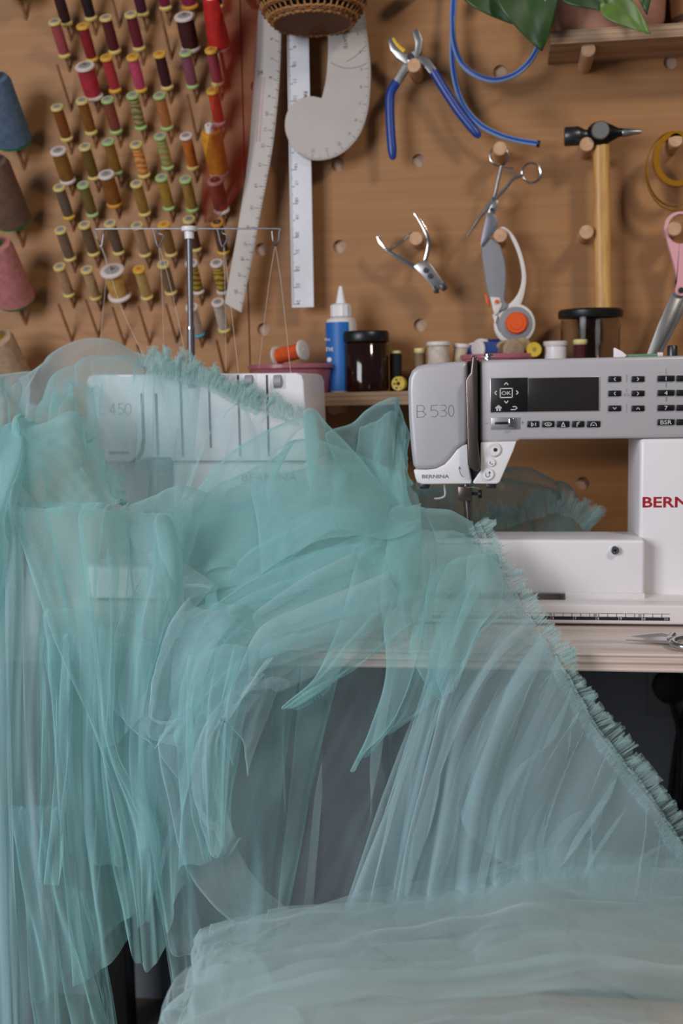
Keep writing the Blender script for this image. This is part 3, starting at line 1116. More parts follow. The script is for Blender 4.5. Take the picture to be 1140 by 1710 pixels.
def q7(x, y):
    return x/4.07+1040, y/4.07+200


b = B()
outl = [q7(*a) for a in [(275, 740), (290, 680), (340, 636), (410, 628), (480, 650), (500, 720), (480, 820), (450, 900), (430, 1000), (424, 1080), (432, 1150), (415, 1192), (380, 1196), (352, 1172), (356, 1130), (362, 1090), (340, 980), (300, 840)]]
ow = crv(px(outl+[outl[0]], Yx), 60)[:-1]
hx, hy = q7(385, 745)
iw = []
for i in range(60):
    a = math.atan2(0, 1)+2*math.pi*i/60
    iw.append((hx+19*math.cos(a), hy+22*math.sin(a)))
# ring-with-hole handle made from two outlines joined quad by quad
ang = [math.atan2(v.z-P(hx, hy, Yx).z, v.x-P(hx, hy, Yx).x) for v in ow]
ctr = P(hx, hy, Yx)
vs, fs = [], []
for i, v in enumerate(ow):
    a = ang[i]
    rin = Vector((ctr.x+.0175*math.cos(a), 0, ctr.z+.0205*math.sin(a)))
    for Y in (Yx-.006, Yx+.006):
        vs.append((v.x, Y, v.z))
        vs.append((rin.x, Y, rin.z))
n = len(ow)
for i in range(n):
    j = (i+1) % n
    A, Bq = 4*i, 4*j
    fs += [(A, Bq, Bq+1, A+1), (A+2, Bq+2, Bq+3, A+3), (A, Bq, Bq+2, A+2), (A+1, Bq+1, Bq+3, A+3)]
b.poly(vs, fs)
b.build('handle', PINKP, ps)
oc = P(*q7(640, 900), Yx+.004)
B().tube([oc+Vector((.024*math.cos(a), 0, .038*math.sin(a))) for a in np.linspace(0, 2*math.pi, 40)], .006, 10, False).build('handle', PINKP, ps)
B().prism(px([q7(*a) for a in [(330, 1180), (400, 1150), (428, 1190), (330, 1400), (230, 1590), (180, 1700), (150, 1760), (140, 1700), (165, 1590), (240, 1390)]], Yx), Yx-.001, Yx+.002, .0007).build('blade', STEEL, ps)
B().prism(px([q7(*a) for a in [(395, 1180), (445, 1180), (400, 1330), (250, 1620), (160, 1770), (190, 1690), (300, 1440)]], Yx+.003), Yx+.003, Yx+.005, .0005).build('blade', STEEL, ps)
B().lathe([(0, 0), (.004, .0004), (.0045, .003)], P(*q7(397, 1158), Yx-.009), (0, 1, 0), 16).build('pivot_screw', DKSTEEL, ps)

# red sheer strip hanging between the rack and the hip curve
RSH = M_sheer('red_sheer', srgb('#a0302a'), .52, .5)


def net_surface(rows, nu, nv):
    rr = np.array([curve([P(*p) for p in r], nu) for r in rows])
    return np.array([curve(rr[:, i], nv) for i in range(nu)])          # (nu, nv, 3)


def grid_obj(name, G, mat, parent):
    nu, nv = G.shape[:2]
    me = bpy.data.meshes.new(name)
    o_ = np.array(origin(parent)) if parent else np.zeros(3)
    V = (G-o_).reshape(-1, 3)
    i, j = np.meshgrid(np.arange(nu-1), np.arange(nv-1), indexing='ij')
    a = (i*nv+j).ravel()
    Fq = np.stack([a, a+nv, a+nv+1, a+1], 1)
    me.vertices.add(len(V))
    me.vertices.foreach_set('co', V.astype(np.float32).ravel())
    me.loops.add(Fq.size)
    me.loops.foreach_set('vertex_index', Fq.ravel().astype(np.int32))
    me.polygons.add(len(Fq))
    me.polygons.foreach_set('loop_start', (np.arange(len(Fq))*4).astype(np.int32))
    me.polygons.foreach_set('use_smooth', np.ones(len(Fq), bool))
    me.update(calc_edges=True)
    me.materials.append(mat)
    o = bpy.data.objects.new(name, me)
    COL.objects.link(o)
    if parent:
        o.parent = parent
    return o


G = net_surface([[(372, -60, -.055), (400, -60, -.06), (432, -60, -.055)],
                 [(368, 60, -.085), (400, 60, -.075), (430, 60, -.060)],
                 [(352, 200, -.092), (385, 200, -.08), (420, 200, -.060)],
                 [(335, 310, -.092), (365, 310, -.085), (404, 310, -.058)],
                 [(340, 372, -.092), (350, 372, -.085), (362, 366, -.08)]], 60, 60)
uu = np.linspace(0, 1, 60)[:, None]
G[:, :, 1] += .004*np.sin(2*np.pi*(1.3*uu+.3))
tag(grid_obj('sheer_ribbon', G, RSH, None), 'red sheer fabric strip hanging in front of the rightmost spools', 'fabric')

# ------------------------------------------------------------------ plant and pots on the upper shelf
UZ = uz+.018
LEAF = M('pothos_leaf', '#29441b', .4, vary=.45, vscale=28)
LEAFV = M('variegated_leaf', '#5a7530', .4, vary=.5, vscale=30)
pot = thing('plant_pot', 'blush pink textured plant pot standing on the upper shelf', 'plant pot', P(1015, 44, -.06))
pb = P(1018, 46, -.053)
pb.z = UZ
B().lathe([(0, 0), (.062, 0), (.070, .006), (.074, .02), (.078, .10), (.080, .12), (.074, .12), (.070, .10), (0, .095)], pb, seg=40).squash_y(pb.y, .52).build('pot_body', M('blush_pot', '#a47462', .6, vary=.15, vscale=40, stretch=(1, 1, 6), bump=.3), pot)
B().lathe([(0, .096), (.069, .1)], pb, seg=30).squash_y(pb.y, .5).build('soil', M('soil', '#2a1d14', .95, bump=1, bscale=200), pot)
pot2 = thing('clay_pot', 'tan clay pot at the right end of the upper shelf', 'plant pot', P(1130, 35, -.05))
pb2 = P(1172, 40, -.055)
pb2.z = UZ
B().lathe([(0, 0), (.036, 0), (.040, .004), (.046, .07), (.050, .072), (.050, .085), (.044, .085), (.042, .06), (0, .06)], pb2, seg=32).build('pot_body', M('clay', '#9a6840', .7, vary=.2, vscale=50), pot2)
B().lathe([(.041, .008), (.0425, .012), (.042, .016)], pb2, seg=32).build('pot_band', M('dark_clay', '#4a3220', .7), pot2)

plant = thing('pothos_plant', 'trailing green plant with pointed leaves spilling over the upper shelf', 'plant', pb+Vector((0, 0, .09)))


def leaf(tip, root, width, bend, mat, asym=0.0, Yr=-.10, Yt_=-.12):
    a, c = P(*root, Yr), P(*tip, Yt_)
    d = c-a
    L = d.length
    side = Vector((-d.z, 0, d.x)).normalized()
    nrm = d.normalized().cross(side).normalized()
    if nrm.y > 0:
        nrm = -nrm
    nu, nv = 17, 25
    G = np.zeros((nu, nv, 3))
    for j in range(nv):
        t = j/(nv-1)
        wv = (math.sin(math.pi*min(1, t**.62*1.0))**.8)*(1-t*.25)
        if t < .12:
            wv = max(wv, .55*(t/.12)**.5)
        for i in range(nu):
            s_ = i/(nu-1)*2-1
            v = a+d*(t - .10*(1-t)*abs(s_)**2*.8) + side*(s_*wv*width*L*.5*(1+asym*s_)) + nrm*(bend*L*(math.sin(math.pi*t)*.6) + .05*L*abs(s_)*(1-t) + .012*L*math.sin(9*t+3*s_))
            G[i, j] = v
    o = grid_obj('leaf', G, mat, plant)
    so = o.modifiers.new('thickness', 'SOLIDIFY')
    so.thickness = .0008
    B().tube([P(*root, Yr+.004), a, a+d*.3+nrm*bend*L*.4, a+d*.9+nrm*bend*L*.1], [.0015, .0015, .001, .0005], 6).build('leaf_vein', LEAFV, plant)
    B().tube(crv([a, (a+pb+Vector((0, 0, .13)))/2+Vector((0, 0, .03)), pb+Vector((0, 0, .1))], 14), .0016, 6).build('stem', LEAFV, plant)


leaf((905, 85), (868, -45), .85, .12, LEAF, .05, -.13, -.135)
leaf((858, 40), (790, -40), .75, .10, LEAF, 0, -.12, -.125)
leaf((1086, 56), (1012, 2), .55, .10, LEAFV, 0, -.14, -.15)
leaf((1030, 18), (940, -28), .6, .10, LEAF, 0, -.13, -.14)
leaf((1080, 24), (1068, -50), .5, .10, LEAF, 0, -.13, -.135)
leaf((922, 20), (905, -40), .5, .10, LEAFV, 0, -.135, -.14)

# ------------------------------------------------------------------ things on the lower shelf
YS = -.062
ks = mpp(YS)


def sx(x, Y=YS):
    return P(x, 640, Y).x


def on_shelf(x, Y=YS):
    return Vector((sx(x, Y), Y, SHZ))


def hz(y, Y=YS, x=600):
    return P(x, y, Y).z-SHZ


# glue bottle
gb = on_shelf(571.5)
g = thing('glue_bottle', 'white glue bottle with blue label and pointed nozzle on the shelf', 'bottle', gb)
r = 25.5*ks
B().lathe([(0, 0), (r*.94, 0), (r, .003), (r, hz(540)), (r*.93, hz(533)), (r*.62, hz(528)), (0, hz(528))], gb, seg=32).build('bottle_body', WPL, g)
seg = []
b = B()
nn = 20
vs, fs = [], []
for i in range(nn+1):
    a = math.pi*.86+(math.pi*.84)*i/nn
    for z in (.002, hz(538)):
        vs.append((gb.x+(r+.0004)*math.cos(a), gb.y+(r+.0004)*math.sin(a), SHZ+z))
for i in range(nn):
    fs.append((2*i, 2*i+2, 2*i+3, 2*i+1))
b.poly(vs, fs).build('blue_label', BLUELAB, g)
b = B().text('the', sx(551), SHZ+hz(566), YS-r-.0012+.004, .0045)
b.text('ne', sx(556), SHZ+hz(581), YS-r-.0012+.003, .009)
b.lathe([(0, 0), (.0035, 0)], Vector((sx(554), YS-r+.002, SHZ+hz(600))), (0, 1, 0), 14)
b.build('label_print', WINK, g, smooth=False)
B().lathe([(17*ks, hz(528)), (17*ks, hz(509)), (12*ks, hz(506)), (0, hz(506))], gb, seg=24, flute=.03, nfl=1).build('cap_collar', WHITE, g)
B().lathe([(9*ks, hz(507)), (7.5*ks, hz(500)), (4*ks, hz(482)), (2.5*ks, hz(477)), (0, hz(476))], gb, seg=20).build('nozzle', WHITE, g)

# amber jar
jb = on_shelf(611.5, -.070)
kj = mpp(-.07)
j = thing('amber_jar', 'brown glass jar with black lid beside the glue bottle', 'jar', jb)
B().lathe([(0, .001), (34*kj, .001), (37*kj, .004), (37*kj, hz(576)), (34*kj, hz(572)), (0, hz(572))], jb, seg=40).build('jar_body', AMBER, j)
B().lathe([(38*kj, hz(572)), (38.5*kj, hz(571)), (38.5*kj, hz(557)), (36.5*kj, hz(554)), (0, hz(554))], jb, seg=40).build('lid', BLACK, j)


def ramekin(xc, rt_, rb_, Y, top, label):
    c = on_shelf(xc, Y)
    k = mpp(Y)
    t = thing('ramekin_dish', label, 'dish', c)
    h = hz(top, Y)
    B().lathe([(0, .0005), (rb_*k*.96, .0005), (rb_*k, .003), (rt_*k*.94, h-.007)], c, seg=72, flute=.012, nfl=1).build('fluted_side', PINK, t)
    B().lathe([(rt_*k*.93, h-.0075), (rt_*k, h-.006), (rt_*k, h-.001), (rt_*k*.98, h), (rt_*k*.93, h-.001), (rb_*k*.9, .006), (0, .005)], c, seg=48).build('rim', PINK, t)
    return c, h


rcx, rh = ramekin(487.5, 73, 62, -.072, 606, 'pink fluted ramekin dish holding the orange spool')
rdx, rh2 = ramekin(832, 62, 52, -.060, 597, 'pink fluted ramekin dish of loose spools behind the sewing machine')

# orange spool lying on the first dish
WST = M('spool_label_face', '#d8cfc2', .5)


def lying_spool(cx_, cy_, Y, axis, L, r, rt_, col, capm, label, name='thread_spool', second=None):
    c = P(cx_, cy_, Y)
    ax_ = Vector(axis).normalized()
    t = thing(name, label, 'thread spool', c, 'loose spools on the lower shelf')
    t.rotation_mode = 'QUATERNION'
    t.rotation_quaternion = Vector((0, 0, 1)).rotation_difference(ax_)
    h = L/2
    for nm, prof, mt in (('thread', [(rt_*.5, -h+.004), (rt_, -h+.005), (rt_*1.04, 0), (rt_, h-.005), (rt_*.5, h-.004)], thread_mat(col, second)),
                         ('cap', [(0, h), (r*.15, h), (r*.17, h-.001), (r*.9, h-.0005), (r, h-.0015), (r, h-.004), (rt_*.8, h-.0055), (0, h-.0055)], capm),
                         ('cap', [(0, -h), (r*.9, -h+.0002), (r, -h+.0015), (r, -h+.004), (rt_*.8, -h+.0055), (0, -h+.0055)], capm)):
        o = B().lathe(prof, (0, 0, 0), seg=24).build(nm, mt)
        o.parent = t
    return t


lying_spool(484, 590, -.080, (1, -.45, .18), .052, .0150, .0110, '#e2561a', WST, 'bright orange thread spool lying on the pink dish by the glue bottle')
# black reel and yellow bobbin by the jar
bs = on_shelf(661, -.055)
t = thing('thread_spool', 'black thread reel standing between the amber jar and the machine', 'thread spool', bs, 'loose spools on the lower shelf')
kb = mpp(-.055)
B().lathe([(0, 0), (10*kb, 0), (10*kb, hz(593)), (8*kb, hz(591))], bs, seg=20).build('thread', thread_mat('#141416'), t)
B().lathe([(8*kb, hz(592)), (9*kb, hz(591)), (8*kb, hz(587)), (0, hz(587))], bs, seg=20).build('cap', CREAM, t)
bb = P(666, 641, -.088)
bb.z = SHZ+.0108
t = thing('bobbin', 'yellow bobbin facing forward on the shelf beside the sewing machine', 'bobbin', bb, 'yellow bobbins')
B().lathe([(.0030, -.004), (.0098, -.0045), (.0104, -.0035), (.0104, -.0025), (.0055, -.002), (.0055, .002), (.0104, .0025), (.0104, .0045), (.0030, .0045), (.003, -.004)], bb, (.25, 1, 0), 24).build('reel', M('yellow_bobbin', '#d2b23a', .45), t)
b = B()
for i in range(6):
    a = i*math.pi/3
    b.box((bb.x-.0012+.0068*math.cos(a), bb.y-.0053, bb.z-.0012+.0068*math.sin(a)), (bb.x+.0012+.0068*math.cos(a), bb.y-.0047, bb.z+.0012+.0068*math.sin(a)))
b.build('holes', DARKHOLE, t)

# standing spools left of the take-up lever


def stand_spool(x0, x1, top, Y, col, capm, label, second=None, tilt=0):
    c = on_shelf((x0+x1)/2, Y)
    k = mpp(Y)
    r = (x1-x0)/2*k
    h = hz(top, Y)
    t = thing('thread_spool', label, 'thread spool', c, 'loose spools on the lower shelf')
    t.rotation_euler = (0, tilt, 0)
    for nm, prof, mt in (('thread', [(r*.5, .006), (r*.88, .007), (r*.9, h*.5), (r*.88, h-.007), (r*.5, h-.006)], thread_mat(col, second)),
                         ('cap', [(0, 0), (r*.95, 0), (r, .001), (r, .005), (r*.8, .0075), (0, .0075)], capm),
                         ('cap', [(0, h-.0075), (r*.8, h-.0075), (r, h-.005), (r, h-.001), (r*.95, h), (0, h)], capm)):
        o = B().lathe(prof, (0, 0, 0), seg=24).build(nm, mt)
        o.parent = t


stand_spool(692, 712, 584, -.05, '#8a7458', CREAM, 'narrow tan spool with cream cap behind the machine head')
stand_spool(713, 752, 574, -.065, '#d6c6b8', WPL, 'wide white thread spool behind the machine head', None)
stand_spool(750, 778, 578, -.045, '#cfbfa0', WPL, 'cream thread spool leaning beside the wide white one', None, .10)
lying_spool(797, 586, -.045, (.3, -.9, .1), .045, .0150, .012, '#2c4fa0', WPL, 'white capped spool of blue thread facing left end of the dish')
lying_spool(818, 586, -.075, (-.8, -.6, .05), .046, .0145, .0125, '#3d5ca8', WPL, 'spool of royal blue thread lying behind the chrome knob')
lying_spool(838, 578, -.040, (1, -.25, 0), .05, .0115, .0105, '#23408e', WPL, 'spool of navy thread lying across the back of the dish')
lying_spool(850, 586, -.085, (.5, -.9, .05), .030, .0165, .013, '#8a6a54', M('brown_label_face', '#a08a70', .6, vary=.3, vscale=120), 'brown spool showing its round striped end in the dish')
lying_spool(866, 582, -.06, (.4, -.9, .1), .030, .0140, .012, '#9a8262', M('tan_label_face', '#a8926c', .6, vary=.3, vscale=120), 'tan spool end beside the yellow bobbin in the dish')
bb = P(891, 584, -.085)
t = thing('bobbin', 'yellow bobbin resting on the spools behind the machine screen', 'bobbin', bb, 'yellow bobbins')
B().lathe([(.0030, -.004), (.0098, -.0045), (.0106, -.0035), (.0106, -.0025), (.0055, -.002), (.0055, .002), (.0106, .0025), (.0106, .0045), (.0030, .0045), (.003, -.004)], bb, (-.15, 1, 0), 24).build('reel', MATS['yellow_bobbin'], t)
lying_spool(878, 586, -.05, (.6, -.8, .1), .03, .0085, .0075, '#9c2a3a', CREAM, 'small red spool half hidden by the yellow bobbin')
wj = on_shelf(927, -.07)
t = thing('cream_pot', 'small white screw top pot behind the machine screen', 'pot', wj)
kw = mpp(-.07)
B().lathe([(0, 0), (16*kw, 0), (17.5*kw, .002), (17.5*kw, hz(585)), (0, hz(585))], wj, seg=28).build('pot_body', WHITE, t)
B().lathe([(19*kw, hz(586)), (19.5*kw, hz(585)), (19.5*kw, hz(579)), (18*kw, hz(578)), (0, hz(578))], wj, seg=36, flute=.01, nfl=1).build('lid', WPL, t)
stand_spool(957, 980, 576, -.085, '#4a0c16', CREAM, 'dark red spool with cream cap in front of the glass jar')
gj = on_shelf(985, -.052)
kg = mpp(-.052)
t = thing('glass_jar', 'clear glass jar with black lid below the hammer', 'jar', gj)
B().lathe([(0, .001), (42*kg, .001), (46*kg, .005), (46.5*kg, hz(560)), (48*kg, hz(556)), (46*kg, hz(548)), (46*kg, hz(541)), (44.5*kg, hz(541)), (44.5*kg, hz(556)), (45*kg, .006), (41*kg, .004), (0, .004)], gj, seg=48).build('jar_body', GLASS, t)
B().lathe([(46*kg, hz(541)), (50*kg, hz(541)), (51*kg, hz(539)), (51*kg, hz(530)), (48*kg, hz(527)), (20*kg, hz(526.5)), (16*kg, hz(525)), (0, hz(525))], gj, seg=48).build('lid', BLACK, t)

# ------------------------------------------------------------------ sewing machine
YM = -.40                                        # front face of the arm
sm = thing('sewing_machine', 'white and silver computer sewing machine on the right of the table', 'sewing machine', Vector((P(950, 1040, -.45).x, -.36, TZ)))


def qm(x, y):
    return x/2.375+660, y/2.375+560


def q2(x, y):
    return x/5.43+670, y/5.43+580


YB = -.275                                       # back of the arm
XR = P(1140, 700, YM).x+.085                     # right end of the machine, outside the frame
top = [(700, 608), (760, 604)]


def W(pts, Y=YM):
    return [P(a, c, Y) for a, c in pts]


# head, silver left cover (rounded corner)
lc = W([(781, 602.5), (740, 605), (712, 607.5), (697, 611), (687, 619), (681.5, 632), (680.5, 650), (682, 700), (686, 750), (690, 783.5), (712, 784), (728, 782), (742, 775), (752, 764), (762, 751), (771, 744), (781, 740.5)])
B().prism(lc, YM, YB, .006, 4).build('head_cover', SILVER, sm)
lw_ = W([(690, 784), (712, 784.5), (728, 782.5), (742, 775.5), (752, 764.5), (762, 751.5), (771, 744.5), (781, 741), (783, 780), (787, 806), (785, 808), (705, 809), (696, 806), (693, 798)])
B().prism(lw_, YM, YB+.01, .004, 3).build('lower_head', WHITE, sm)
# dark slot with the lever
B().prism(W([(780, 603), (799, 601), (803, 786), (788, 807), (786, 805), (780, 740)]), YM+.010, YB+.005).build('lever_slot', BLACK, sm)
lv_ = W([q2(*a) for a in [(640, 78), (682, 75), (688, 280), (692, 850), (716, 1090), (700, 1122), (660, 1120), (602, 1066), (594, 870), (587, 640), (578, 300), (598, 265), (625, 230)]], YM-.008)
B().prism(lv_, YM-.012, YM+.02, .002, 3).build('lever_cover', BRONZE, sm)
# lower right white section with buttons
lr = W([(802, 738.5), (862, 737), (857, 752), (834, 805), (829, 808), (791, 808), (789, 805), (802, 786)])
B().prism(lr, YM, YB+.01, .003, 3).build('lower_head', WHITE, sm)
# silver upper arm
zt = P(1000, 597, YM).z
zb_ = P(1000, 733, YM).z
xl = P(801, 650, YM).x
B().prism([(xl, zb_-.0025), (P(862, 737, YM).x, zb_-.0025), (P(868, 733, YM).x, zb_), (XR, zb_), (XR, zt-.012), (XR-.012, zt), (xl, zt)], YM, YB, .004, 3).build('upper_arm', SILVER, sm)
# pillar
xp = P(1067, 850, YM).x
zp = P(1100, 1009, YM).z
B().prism([(xp, zp), (XR, zp), (XR, zb_-.0005), (xp, zb_-.0005)], YM, YB+.005, .005, 3).build('pillar', WHITE, sm)
# free arm
YA = -.425
fa0, fa1 = P(700, 905, YA), P(1064, 898, YA)
za_top, za_bot = P(880, 901.5, YA).z, P(880, 993, YA).z
fl = [(fa0.x, za_bot+.012), (fa0.x+.004, za_bot+.002), (fa0.x+.010, za_bot), (xp+.004, za_bot), (xp+.004, za_top), (fa0.x+.006, za_top), (fa0.x+.001, za_top-.004), (fa0.x, za_top-.010)]
B().prism(fl, YA, -.348, .004, 3).build('free_arm', WHITE, sm)
for x_, y0_, y1_ in ((727, 908, 985),):
    a, c = P(x_, y0_, YA-.0002), P(x_, y1_, YA-.0002)
    B().box((a.x-.0003, YA-.0003, c.z), (a.x+.0003, YA+.0005, a.z)).build('cover_seam', GREYINK, sm)
a, c = P(727, 908, YA), P(830, 907, YA)
B().box((a.x, YA-.0003, a.z-.0003), (c.x, YA+.0005, a.z+.0003)).build('cover_seam', GREYINK, sm)
sc0 = P(1027, 919.5, YA-.006)
B().lathe([(0, .0005), (.0022, .0005), (.0024, 0), (.0044, 0), (.0050, .001), (.0050, .007)], sc0, (0, 1, 0), 20).build('screw', CHROME, sm)
B().lathe([(0, -.0002), (.0016, -.0002)], sc0+Vector((0, .0003, 0)), (0, 1, 0), 12).build('screw_slot', BLACK, sm)
# needle plate
B().box((P(745, 900, -.40).x, -.412, za_top), (P(822, 900, -.40).x, -.345, za_top+.0008), .0002).build('needle_plate', STEEL, sm)
# base
YBS = -.468
zb0, zb1 = TZ+.003, P(900, 1009, YBS).z
b0x = P(684, 1030, YBS).x
B().prism([(b0x+.003, zb0), (XR+.005, zb0), (XR+.005, zb1), (b0x+.008, zb1), (b0x+.002, zb1-.004), (b0x, zb0+.010)], YBS, YBS+.030, .003, 3).build('base', WHITE2, sm)
xg = P(943, 1000, YA).x
B().box((xg, YBS+.026, zb0), (XR+.005, YB+.01, zb1-.0005), .002).build('base_block', WHITE2, sm)
B().box((xg, YA-.004, zb1-.002), (xp+.004, YB+.01, za_bot+.003), .001).build('base_step', WHITE2, sm)
for fx in (b0x+.03, XR-.03):
    for fy in (YBS+.025, YB-.02):
        B().lathe([(0, 0), (.008, 0), (.008, .0045)], (fx, fy, TZ), seg=16).build('rubber_foot', BLACKM, sm)
# measuring tape on the base
Yq_ = YBS-.0004
xa, xb = P(722, 1028, Yq_).x, P(1118, 1028, Yq_).x
zt0, zt1, zt2 = P(950, 1024, Yq_).z, P(950, 1029.5, Yq_).z, P(950, 1035, Yq_).z
B().poly([(xa, Yq_, zt2), (xb, Yq_, zt2), (xb, Yq_, zt1), (xa, Yq_, zt1)], [(0, 1, 2, 3)]).build('inch_scale', INK, sm, smooth=False)
mk = B()
mk.box((xa, Yq_-.0001, zt0), (xb, Yq_, zt0+.0003))
x6, x11 = P(924, 1030, Yq_).x, P(1114, 1030, Yq_).x
inch = (x11-x6)/5
cm = inch/2.54
for k in range(1, 28):
    x = x6-inch*6+k*cm+.003
    if xa < x < xb:
        mk.box((x-.0002, Yq_-.0001, zt1), (x+.0002, Yq_, zt0))
    if k in (5, 10, 15, 20, 25) and xa < x-.003 < xb:
        mk.text(str(k), x-.004, (zt0+zt1)/2, Yq_-.0001, .0026)
mk.build('centimetre_marks', INK, sm, smooth=False)
mk = B()
for k in range(1, 12):
    x = x6+(k-6)*inch
    if xa < x < xb+.002:
        mk.text(str(k), x-.0005, (zt1+zt2)/2, Yq_-.0002, .0027)
        mk.box((x-.003, Yq_-.0002, zt2), (x-.0027, Yq_-.0001, zt1))
mk.build('inch_marks', WINK, sm, smooth=False)

# control panel
YK = YM-.0015
zz = P(900, 640, YM).z


def rect(x0, y0, x1, y1, Y):
    a, c, d, e = P(x0, y0, Y), P(x1, y0, Y), P(x1, y1, Y), P(x0, y1, Y)
    zt_, zb2 = P((x0+x1)/2, y0, Y).z, P((x0+x1)/2, y1, Y).z
    xm, xM = P(x0, (y0+y1)/2, Y).x, P(x1, (y0+y1)/2, Y).x
    return xm, zb2, xM, zt_


def plate(x0, y0, x1, y1, Y, depth, name, mt, bev=.0004, parent=None):
    a = rect(x0, y0, x1, y1, Y)
    return B().prism([(a[0], a[1]), (a[2], a[1]), (a[2], a[3]), (a[0], a[3])], Y, Y+depth, bev, 2, False).build(name, mt, parent or sm)


def label(st, x, y, h, Y, parent, mt=None, bold=False, squash=1, name='lettering'):
    p = P(x, y, Y)
    return B().text(st, p.x, p.z, Y, h, bold=bold, squash=squash).build(name, mt or WINK, parent, smooth=False)


def strokes(lines, Y, r, name, mt, parent):
    b = B()
    for ln in lines:
        pts = [P(x, y, Y) for x, y in ln]
        for i in range(len(pts)-1):
            d = (pts[i+1]-pts[i])
            n = Vector((-d.z, 0, d.x)).normalized()*r
            e = d.normalized()*r*.6
            b.poly([pts[i]-n-e, pts[i]+n-e, pts[i+1]+n+e, pts[i+1]-n+e], [(0, 1, 2, 3)])
    return b.build(name, mt, parent, smooth=False)


plate(818, 630, 1001.5, 688, YK+.0006, .002, 'screen_frame', M('pale_silver_trim', '#b9b5b8', .3, metal=.5))
nav = plate(819, 631, 881, 688, YK, .002, 'navigation_pad', BLACK)
scr = plate(881.3, 630.5, 999.5, 686.5, YK, .002, 'screen', SCREEN)
sk = []


def arrow(cx_, cy_, s_, d):
    if d == '<':
        return [(cx_+s_*.5, cy_-s_), (cx_-s_*.5, cy_), (cx_+s_*.5, cy_+s_)]
    if d == '>':
        return [(cx_-s_*.5, cy_-s_), (cx_+s_*.5, cy_), (cx_-s_*.5, cy_+s_)]
    if d == '^':
        return [(cx_-s_, cy_+s_*.6), (cx_, cy_-s_*.6), (cx_+s_, cy_+s_*.6)]
    return [(cx_-s_, cy_-s_*.6), (cx_, cy_+s_*.6), (cx_+s_, cy_-s_*.6)]


sk = [arrow(845, 640.5, 3, '^'), arrow(845, 671.5, 3, 'v'), arrow(827, 656, 3, '<'), arrow(863.5, 655.5, 3, '>'),
      [(835, 649), (855, 648.5), (855, 663.5), (835, 664), (835, 649)],
      [(853, 684), (860, 684), (863, 681.5), (861, 679), (856, 679)],
      [(827, 681.5), (832, 677), (837, 681.5)]]
strokes(sk, YK-.0002, .0005, 'symbols', WINK, nav)
b = B()
for x0, y0, x1, y1 in ((828.5, 681, 831, 686), (833, 681, 835.5, 686), (829, 679.5, 835, 682)):
    a = rect(x0, y0, x1, y1, YK-.0002)
    b.poly([(a[0], YK-.0002, a[1]), (a[2], YK-.0002, a[1]), (a[2], YK-.0002, a[3]), (a[0], YK-.0002, a[3])], [(0, 1, 2, 3)])
b.build('home_symbol', WINK, nav, smooth=False)
label('OK', 845, 656.3, .0042, YK-.0002, nav, squash=1.25)
# speed slider
sl = plate(819.5, 697, 868, 717, YK+.0004, .002, 'slider_recess', M('slider_silver', '#a39fa2', .3, metal=.5))
plate(826, 704.5, 848, 708.5, YK-.0002, .001, 'slider_slot', BLACK, .0002, sl)
a = rect(848.5, 697.5, 858.5, 715, YK)
B().prism([(a[0], a[1]), (a[2], a[1]), (a[2], a[3]), (a[0], a[3])], YK-.005, YK, .0015, 3, False).build('slider_knob', CHROME, sl)
strokes([[(810, 707), (815, 707)], [(870, 706), (875, 706)], [(872.5, 703.5), (872.5, 708.5)]], YM-.0003, .00025, 'plus_minus_marks', GREYINK, sm)


def key(x0, y0, x1, y1, sym=None, txt=None):
    k_ = plate(x0, y0, x1, y1, YM-.002, .003, 'key', BLACK, .0008)
    if sym:
        strokes(sym, YM-.0022, .00038, 'symbol', WINK, k_)
    if txt:
        label(txt, (x0+x1)/2, (y0+y1)/2, .0046, YM-.0022, k_, squash=1.2)


icons = [[[(887, 705), (887, 712)], [(887, 706), (891, 709), (887, 712)], [(894, 706), (894, 711)]],
         [[(909, 708), (912, 706), (918, 706), (921, 708), (918, 711), (912, 711), (909, 708)], [(913, 708.5), (917, 708.5)]],
         [[(937, 712), (940, 705), (943, 712), (937, 712)]],
         [[(963, 712), (963, 706), (968, 704.5)], [(963, 708), (966, 708)]],
         [[(986, 711), (987, 707), (990, 705.5), (993, 706), (995, 708), (995.5, 711)], [(989, 710), (992, 710)]]]
for i, (x0, x1) in enumerate(((880, 900), (904.5, 925.5), (929, 950.5), (954.5, 975.5), (979.5, 1002))):
    key(x0, 703, x1, 713.5, icons[i])
for r0, y in enumerate((633, 657, 682)):
    for c0, x in enumerate((1026, 1065)):
        d = ('<', '>') if r0 < 2 else ('v', '^')
        key(x-10.8, y-5, x+10.8, y+4.8, [arrow(x, y, 2.6, d[c0])])
for i, (y, t_) in enumerate(((632, '1'), (656, '4'), (681, '7'), (705, 'BSR'))):
    key(1097.5, y-5, 1126, y+5, None, t_)
    key(1129, y-5.2, 1157, y+4.8)
for ln in ([(1045+2*(i % 2), 626+2*i) for i in range(7)], [(1046, 649), (1046, 655)], [(1042, 658), (1050, 658), (1050, 661), (1042, 661), (1042, 658)],
           [(1046, 674), (1046, 688)], [(1112, 616), (1112, 625)], [(1111+2*(i % 2), 640+1.3*i) for i in range(6)], [(1111+3*(i % 2), 663+1.5*i) for i in range(6)]):
    strokes([ln], YM-.0003, .0002, 'stitch_mark', GREYINK, sm)
